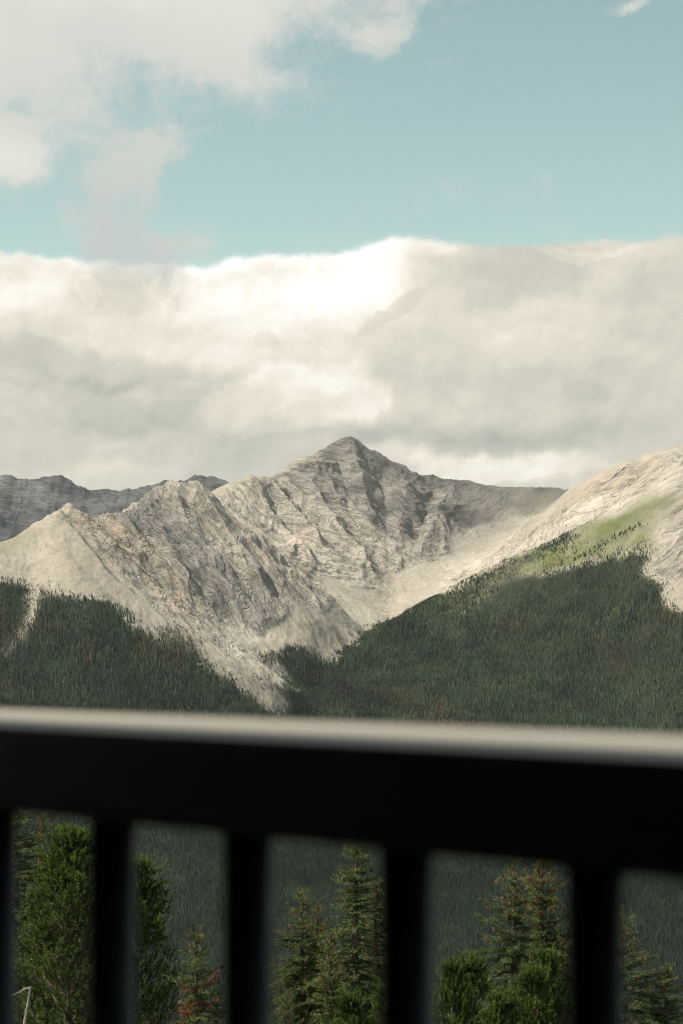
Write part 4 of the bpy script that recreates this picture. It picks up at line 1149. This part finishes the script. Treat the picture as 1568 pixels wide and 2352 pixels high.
def make_spruce(seed, H, slope, Rmax, ragged=0.2, ncones=120, vis=3.6, dead=0.0, cone_top=2.2, long_p=0.08, dense=1.0):
    rr = random.Random(seed); rs_ = np.random.RandomState(seed)
    W = Wood(); seg = []; dseg = []; cones = []
    bend = [rr.uniform(-.02, .02) for _ in range(2)]
    def axis(zz):
        q = zz / H
        return Vector((bend[0] * math.sin(q * 9) * 1.5, bend[1] * math.sin(q * 7 + 1) * 1.5, zz))
    T = Tree(); nseg = 14
    T.trunk = tube([axis(H * i / nseg) for i in range(nseg + 1)], [0.012 + 0.018 * (H - H * i / nseg) for i in range(nseg + 1)], 8)
    def put(a_, b_, tint, dn, isdead=False): (dseg if isdead else seg).append((*a_, *b_, tint, dn))
    put(axis(H - .34), axis(H) + Vector((0, 0, .04)), .85, 1.1)
    d_ = 0.10
    while d_ < H - 0.35:
        dn = 1.0 if d_ < vis else 0.35
        nb = rr.choice((3, 4, 5, 5)) if d_ > .35 else 3
        a0 = rr.uniform(0, 6.28)
        for k in range(nb):
            if rr.random() < ragged: continue
            L0 = min(0.10 + slope * d_ ** 0.9, Rmax) * rr.uniform(.62, 1.15)
            if rr.random() < long_p: L0 *= 1.5
            az_ = a0 + 2 * math.pi * k / nb + rr.uniform(-.5, .5)
            dh = Vector((math.cos(az_), math.sin(az_), 0))
            up0 = 0.75 - min(d_, 2.2) * 0.42 + rr.uniform(-.15, .15)
            dro = 0.10 + 0.22 * min(d_, 2.0); upt = rr.uniform(.12, .34)
            bz = H - d_ + rr.uniform(-.05, .05)
            pts = []
            ns = max(4, int(L0 / .09))
            side = Vector((-dh.y, dh.x, 0)); wig = rr.uniform(-.12, .12)
            for i in range(ns + 1):
                q = i / ns
                pts.append(axis(bz) + dh * (L0 * q) + side * (wig * L0 * q * q) + Vector((0, 0, L0 * (up0 * q - dro * q * q + upt * q ** 3 - 0.0))))
            W.add(pts[::2] if len(pts) > 5 else pts, [0.004 + 0.010 * L0 * (1 - j / (len(pts[::2]) if len(pts) > 5 else len(pts))) for j in range(len(pts[::2]) if len(pts) > 5 else len(pts))], 3)
            isd = rr.random() < dead and d_ > .8
            bt = rr.uniform(.15, .5)
            for i in range(ns):
                q = (i + 1) / ns
                put(pts[i], pts[i + 1], bt + .4 * (q > .85), dn * dense, isd)
                if q < .12: continue
                tang = (pts[i + 1] - pts[i]).normalized()
                for sg in (-1, 1):
                    for rep_ in range(4 if d_ > .7 else 2):
                        if rr.random() < .10: continue
                        tl = (.26 * L0 * (1 - q) ** .7 + .055) * rr.uniform(.6, 1.25)
                        tl = min(tl, .30)
                        dv = (tang * .75 + side * sg * rr.uniform(.5, 1.0) + Vector((0, 0, rr.uniform(-.38, .25)))).normalized()
                        p0 = pts[i].lerp(pts[i + 1], rr.random()); p1 = p0 + dv * tl * .6
                        p2 = p1 + (dv + Vector((0, 0, rr.uniform(-.1, .35)))).normalized() * tl * .4
                        tt = bt + rr.uniform(-.1, .2)
                        put(p0, p1, tt, dn * dense, isd); put(p1, p2, tt + .25, dn * dense, isd)
                        if tl > .13:
                            for s2 in (-1, 1):
                                e_ = (dv + dv.cross(Vector((0, 0, 1))) * s2 * .8 + Vector((0, 0, rr.uniform(-.3, .2)))).normalized()
                                put(p0.lerp(p1, .6), p0.lerp(p1, .6) + e_ * tl * .42, tt, dn * dense, isd)
                        if d_ < cone_top * rr.uniform(.5, 1.3) and q > .35 and rr.random() < ncones / 1500.0 * (1.0 + (d_ < .8)):
                            for _ in range(rr.choice((1, 2, 3))):
                                cones.append(p1 + Vector((rr.uniform(-.03, .03), rr.uniform(-.03, .03), -.01)))
        d_ += rr.uniform(.065, .12) * (1.0 if d_ < vis else 2.0)
    T.wood = (W.v, W.f)
    T.crown = needles(seg, rs_, 0.027, 0.0150, 52, 92)
    T.dead = needles(dseg, rs_, 0.026, 0.011, 52, 95) if dseg else None
    T.cones = cone_mesh(cones, rs_, 0.055, 0.0085) if cones else None
    T.H = H
    print('spruce', seed, 'tris', len(T.crown[1]), 'cones', len(cones))
    return T
def make_pine(seed, H, Rmax, ntuft, fat=1.0, leaders=3):
    rr = random.Random(seed); rs_ = np.random.RandomState(seed)
    W = Wood(); seg = []; cones = []
    T = Tree(); nseg = 12
    ph = rr.uniform(0, 6)
    def axis(zz):
        q = zz / H
        return Vector((.05 * math.sin(q * 6 + ph), .05 * math.cos(q * 5 + ph), zz))
    T.trunk = tube([axis(H * .96 * i / nseg) for i in range(nseg + 1)], [0.014 + 0.016 * (H - H * i / nseg) for i in range(nseg + 1)], 8)
    def radius(h):
        q = (H - h) / H                       # 0 at the top
        return Rmax * min(1.0, (q * 2.1) ** (0.75 if Rmax > 1 else 0.95)) * (1.0 if q < .75 else 1 - (q - .75) * 1.6)
    # lobes of the crown: each big branch ends in a rising lobe of tufts
    made = 0
    h = H * 0.985
    nbr = int(ntuft / 26)
    for b_ in range(nbr):
        hh = H * (1 - (b_ / nbr) ** 1.15 * 0.93)
        az_ = rr.uniform(0, 6.28)
        Rr = radius(hh) * rr.uniform(.55, 1.12)
        dh = Vector((math.cos(az_), math.sin(az_), 0)); side = Vector((-dh.y, dh.x, 0))
        rise = rr.uniform(.35, .8)
        z0 = hh - Rr * rise
        if z0 < 0.15: z0 = 0.15
        base_ = axis(min(z0, H * .95))
        pts = []
        for i in range(7):
            q = i / 6
            pts.append(base_ + dh * Rr * q + side * rr.uniform(-.02, .02) * Rr + Vector((0, 0, Rr * (rise * .45 * q + rise * .75 * q * q))))
        W.add(pts, [0.006 + 0.018 * Rr * (1 - i / 7) for i in range(7)], 4)
        tipdir = (pts[-1] - pts[-2]).normalized()
        bt = rr.uniform(.1, .5)
        # tufts over the outer part
        for k in range(26):
            q = 1 - abs(rr.gauss(0, .30)); q = max(.25, min(1.0, q))
            i = min(5, int(q * 6)); p = pts[i].lerp(pts[i + 1], q * 6 - i)
            spread_ = (.08 + .26 * (1 - q)) * (0.7 + Rr * .6)
            off_ = Vector((rr.gauss(0, 1), rr.gauss(0, 1), rr.gauss(0, .7))) * spread_
            c_ = p + off_
            dv = (tipdir * .6 + off_ * 1.6 + Vector((0, 0, rr.uniform(.25, .9)))).normalized()
            tl = rr.uniform(.08, .15)
            seg.append((*c_, *(c_ + dv * tl), bt + rr.uniform(-.15, .3) + .15 * (off_.z > 0), 1.0))
            if rr.random() < .25: W.add([p, c_], [.005, .003], 3)
            if rr.random() < .05 and q > .9 and hh > H * .5: cones.append(c_ + dv * tl * .3)
        if b_ < 10:
            e_ = pts[-1]; seg.append((*e_, *(e_ + Vector((rr.uniform(-.02, .02), rr.uniform(-.02, .02), .16))), .7, 1.2))
    # upright leaders that break the outline of the crown
    for k in range(9 if Rmax > 1 else 4):
        a_ = rr.uniform(0, 6.28); off_ = rr.uniform(.1, .72) * Rmax; qh = 1 - 0.16 * (off_ / Rmax) * H / 7 - rr.uniform(0.0, .05)
        tip = axis(H * .96) + Vector((math.cos(a_) * off_, math.sin(a_) * off_, 0)); tip.z = H * qh - off_ * .55
        low_ = axis(max(tip.z - 1.1 - off_ * .5, .3))
        mid_ = Vector((tip.x * .8 + low_.x * .2, tip.y * .8 + low_.y * .2, tip.z - .55))
        W.add([low_, mid_, tip], [.02, .014, .006], 4)
        for j in range(16):
            q = j / 15; c_ = mid_.lerp(tip, q)
            aa = rr.uniform(0, 6.28); dv = Vector((math.cos(aa) * (1 - q) * .9, math.sin(aa) * (1 - q) * .9, .8)).normalized()
            seg.append((*c_, *(c_ + dv * rr.uniform(.10, .17)), .35 + .45 * q + rr.uniform(-.1, .1), 1.1))
        if rr.random() < .5: cones.append(tip - Vector((.03, 0, .12)))
    T.wood = (W.v, W.f)
    T.crown = needles(seg, rs_, 0.058 * fat, 0.0150, 38, 270)
    T.dead = None
    T.cones = cone_mesh(cones, rs_, 0.075, 0.026) if cones else None
    T.H = H
    print('pine', seed, 'tris', len(T.crown[1]), 'cones', len(cones))
    return T
M_SPRUCE = leaf_material('spruce_needles', (0.020, 0.040, 0.015), (0.225, 0.275, 0.085), 0.3)
M_BLUE = leaf_material('grey_green_spruce_needles', (0.026, 0.046, 0.020), (0.250, 0.300, 0.120), 0.3)
M_PINE = leaf_material('pine_needles', (0.020, 0.047, 0.013), (0.210, 0.285, 0.065), 0.35)
M_RUST = leaf_material('rusty_dead_needles', (0.16, 0.055, 0.020), (0.24, 0.10, 0.035), 0.15)
def plain(name, c, rough=.7):
    m, t = mat(name); g = t.new('ShaderNodeNewGeometry'); n, _ = t.noise(g.outputs['Position'], 30, 3, .5)
    finish(t, principled(t, t.mix(n, tuple(v * .6 for v in c), tuple(v * 1.4 for v in c)), rough, .3)); return m
M_CONE = plain('orange_brown_cones', (0.30, 0.135, 0.055))
M_PCONE = plain('dark_pine_cones', (0.07, 0.035, 0.028))
MESH = {}
def tree_meshes(key, T, leafm, conem):
    def mk(nm, data, m, tint_=None):
        o = add_mesh(nm, data[0], data[1] if isinstance(data[1], np.ndarray) else data[1], m, attrs={'tint': ('FLOAT', tint_)} if tint_ is not None else None)
        me = o.data; bpy.data.objects.remove(o); return me
    d = {'H': T.H, 'trunk': mk('trunk', T.trunk, M_BARK), 'branches': mk('branches', T.wood, M_BARK), 'crown': mk('crown', T.crown, leafm, T.crown[2])}
    if T.dead: d['dead'] = mk('dead_foliage', T.dead, M_RUST, T.dead[2])
    if T.cones: d['cones'] = mk('cones', T.cones, conem)
    MESH[key] = d
tree_meshes('spruce_full', make_spruce(11, 6.0, 0.42, 1.05, 0.12, 120, 3.9), M_SPRUCE, M_CONE)
tree_meshes('spruce_cone', make_spruce(12, 6.0, 0.36, 0.95, 0.12, 300, 3.9, cone_top=3.2, long_p=.16), M_SPRUCE, M_CONE)
tree_meshes('spruce_thin', make_spruce(13, 6.2, 0.19, 0.62, 0.10, 30, 4.2, long_p=.13), M_SPRUCE, M_CONE)
tree_meshes('spruce_small', make_spruce(14, 4.2, 0.30, 0.85, 0.10, 80, 2.6), M_SPRUCE, M_CONE)
tree_meshes('spruce_blue', make_spruce(15, 5.2, 0.44, 1.0, 0.15, 90, 3.2, long_p=.14), M_BLUE, M_CONE)
tree_meshes('spruce_rusty', make_spruce(16, 4.2, 0.30, 0.62, 0.10, 60, 2.6, dead=0.45), M_SPRUCE, M_CONE)
tree_meshes('pine_big', make_pine(21, 7.2, 1.38, 6000), M_PINE, M_PCONE)
tree_meshes('pine_mid', make_pine(22, 6.6, 1.05, 3900), M_PINE, M_PCONE)
tree_meshes('pine_small', make_pine(23, 4.2, 0.72, 1900), M_PINE, M_PCONE)
def ground_z(x_, y_):
    h_, _ = outer_height(np.array([float(x_)]), np.array([float(y_)]))
    return float(h_[0])
def plant(name, key, px_, py_, Y_, rot, label, cat, group, width=1.0):
    X_, _, Z_ = unproj(px_, py_, Y_)
    gz = ground_z(X_, Y_) - 0.12
    d = MESH[key]; k = (Z_ - gz) / d['H']
    root = empty(name, (X_, Y_, gz)); root.scale = (k * width, k * width, k); root.rotation_euler = (0, 0, R(rot))
    for pn, nm in (('trunk', 'trunk'), ('branches', 'branch_wood'), ('crown', 'crown'), ('dead', 'dead_foliage'), ('cones', 'cone_cluster')):
        if pn in d:
            o = bpy.data.objects.new(nm, d[pn]); COL.objects.link(o); o.parent = root
            if pn != 'trunk': o['kind'] = 'stuff'
    tag(root, label, cat, group)
    return root
SP, PN = 'spruces on the slope below the deck', 'pines on the slope below the deck'
for a_ in [
    ('spruce_tree', 'spruce_thin', 40, 1838, 56, 20, 'dark shaded spruce at the far left edge, its top hidden by the rail', 'spruce', SP, 1.5),
    ('spruce_tree', 'spruce_full', 97, 1868, 58, 100, 'spruce with an open top rising behind the big pine at far left', 'spruce', SP, 0.7),
    ('pine_tree', 'pine_big', 163, 1888, 43, 10, 'largest bushy green pine, filling the first gap between the balusters', 'pine', PN, 1.0),
    ('pine_tree', 'pine_mid', 312, 1966, 44, 190, 'tall pine sloping down to the right, just right of the second baluster', 'pine', PN, 1.05),
    ('spruce_tree', 'spruce_rusty', 452, 2130, 42, 40, 'small spruce with rusty brown dead foliage to the right of the tall pine', 'spruce', SP, 1.0),
    ('spruce_tree', 'spruce_thin', 499, 2226, 44, 200, 'short thin spruce just right of the rusty one, beside the baluster', 'spruce', SP, 0.7),
    ('spruce_tree', 'spruce_full', 694, 2043, 46, 60, 'spruce with brown cones, leftmost tall one of the middle clump', 'spruce', SP, 1.0),
    ('spruce_tree', 'spruce_cone', 729, 2076, 47, 140, 'shorter cone laden spruce second from the left in the middle clump', 'spruce', SP, 0.8),
    ('spruce_tree', 'spruce_thin', 816, 1916, 45, 250, 'tallest spruce of the middle clump, narrow with long bare arms reaching left', 'spruce', SP, 1.4),
    ('spruce_tree', 'spruce_thin', 864, 2017, 46, 330, 'narrow spruce close to the right side of the tallest middle one', 'spruce', SP, 1.45),
    ('spruce_tree', 'spruce_small', 760, 2144, 44, 15, 'low spruce between the cone laden pair and the tallest middle spruce', 'spruce', SP, 0.9),
    ('spruce_tree', 'spruce_small', 625, 2200, 50, 77, 'dark low spruce half hidden behind the left baluster of the middle gap', 'spruce', SP, 0.5),
    ('spruce_tree', 'spruce_blue', 660, 2275, 38, 210, 'pale grey green young spruce low in front of the middle clump', 'spruce', SP, 0.6),
    ('pine_tree', 'pine_small', 795, 2280, 40, 120, 'low pine at the foot of the tallest middle spruce', 'pine', PN, 1.0),
    ('pine_tree', 'pine_small', 888, 2262, 41, 250, 'low pine beside the third baluster at the right of the middle clump', 'pine', PN, 0.8),
    ('spruce_tree', 'spruce_blue', 1177, 1976, 45, 30, 'green spruce with a bare pointed leader left of the cone covered one', 'spruce', SP, 0.78),
    ('spruce_tree', 'spruce_cone', 1243, 1958, 46, 280, 'spruce with its top crowded with orange brown cones, right middle gap', 'spruce', SP, 0.95),
    ('spruce_tree', 'spruce_thin', 1300, 2150, 50, 120, 'dark spruce half hidden behind the baluster right of the cone covered one', 'spruce', SP, 1.3),
    ('pine_tree', 'pine_small', 1041, 2208, 40, 0, 'leftmost small pine in front of the cone covered spruce', 'pine', PN, 0.75),
    ('pine_tree', 'pine_small', 1078, 2196, 41, 80, 'small pine with an upright tip, second from the left in the right middle gap', 'pine', PN, 0.85),
    ('pine_tree', 'pine_small', 1216, 2218, 39, 160, 'small pine in front of the trunk of the cone covered spruce', 'pine', PN, 0.9),
    ('pine_tree', 'pine_small', 1262, 2182, 39.5, 300, 'tallest of the small pines in front of the cone covered spruce', 'pine', PN, 0.85),
    ('pine_tree', 'pine_small', 1150, 2278, 38, 215, 'lowest small pine, in the middle of the row before the cone covered spruce', 'pine', PN, 1.0),
    ('spruce_tree', 'spruce_blue', 1434, 2108, 44, 170, 'grey green spruce with sparse arms beside the rightmost baluster', 'spruce', SP, 1.2),
    ('spruce_tree', 'spruce_small', 1527, 2216, 44, 260, 'small spruce nearest the lower right corner of the picture', 'spruce', SP, 1.15),
]:
    plant(*a_)
# bleached dead stem in the lower left corner
X_, Y_, Z_ = unproj(71, 2266, 20.0)
gz = ground_z(X_ - .1, 20.0) - 0.1
snag = empty('dead_snag', (X_, 20.0, gz)); hh = Z_ - gz
v_, f_ = tube([(-.10 - .05 * 2, 0, 0), (-.13, .02, hh * .45), (-.045, 0, hh - .28), (-.02, .01, hh - .14), (0, 0, hh)], [.03, .024, .013, .011, .009], 7)
add_mesh('stem', v_, f_, M_DEAD, snag, smooth=True)
v_, f_ = tube([(0, 0, hh - .01), (-.05, .01, hh - .02), (-.085, .0, hh - .045), (-.15, .02, hh - .075), (-.2, .02, hh - .07)], [.008, .008, .007, .006, .003], 6)
add_mesh('branch', v_, f_, M_DEAD, snag, smooth=True)
v_, f_ = tube([(-.085, 0, hh - .42), (-.12, .01, hh - .36), (-.13, .0, hh - .31)], [.008, .006, .003], 6)
add_mesh('branch', v_, f_, M_DEAD, snag, smooth=True)
tag(snag, 'thin bleached dead stem with one bare arm in the lower left corner', 'dead tree')
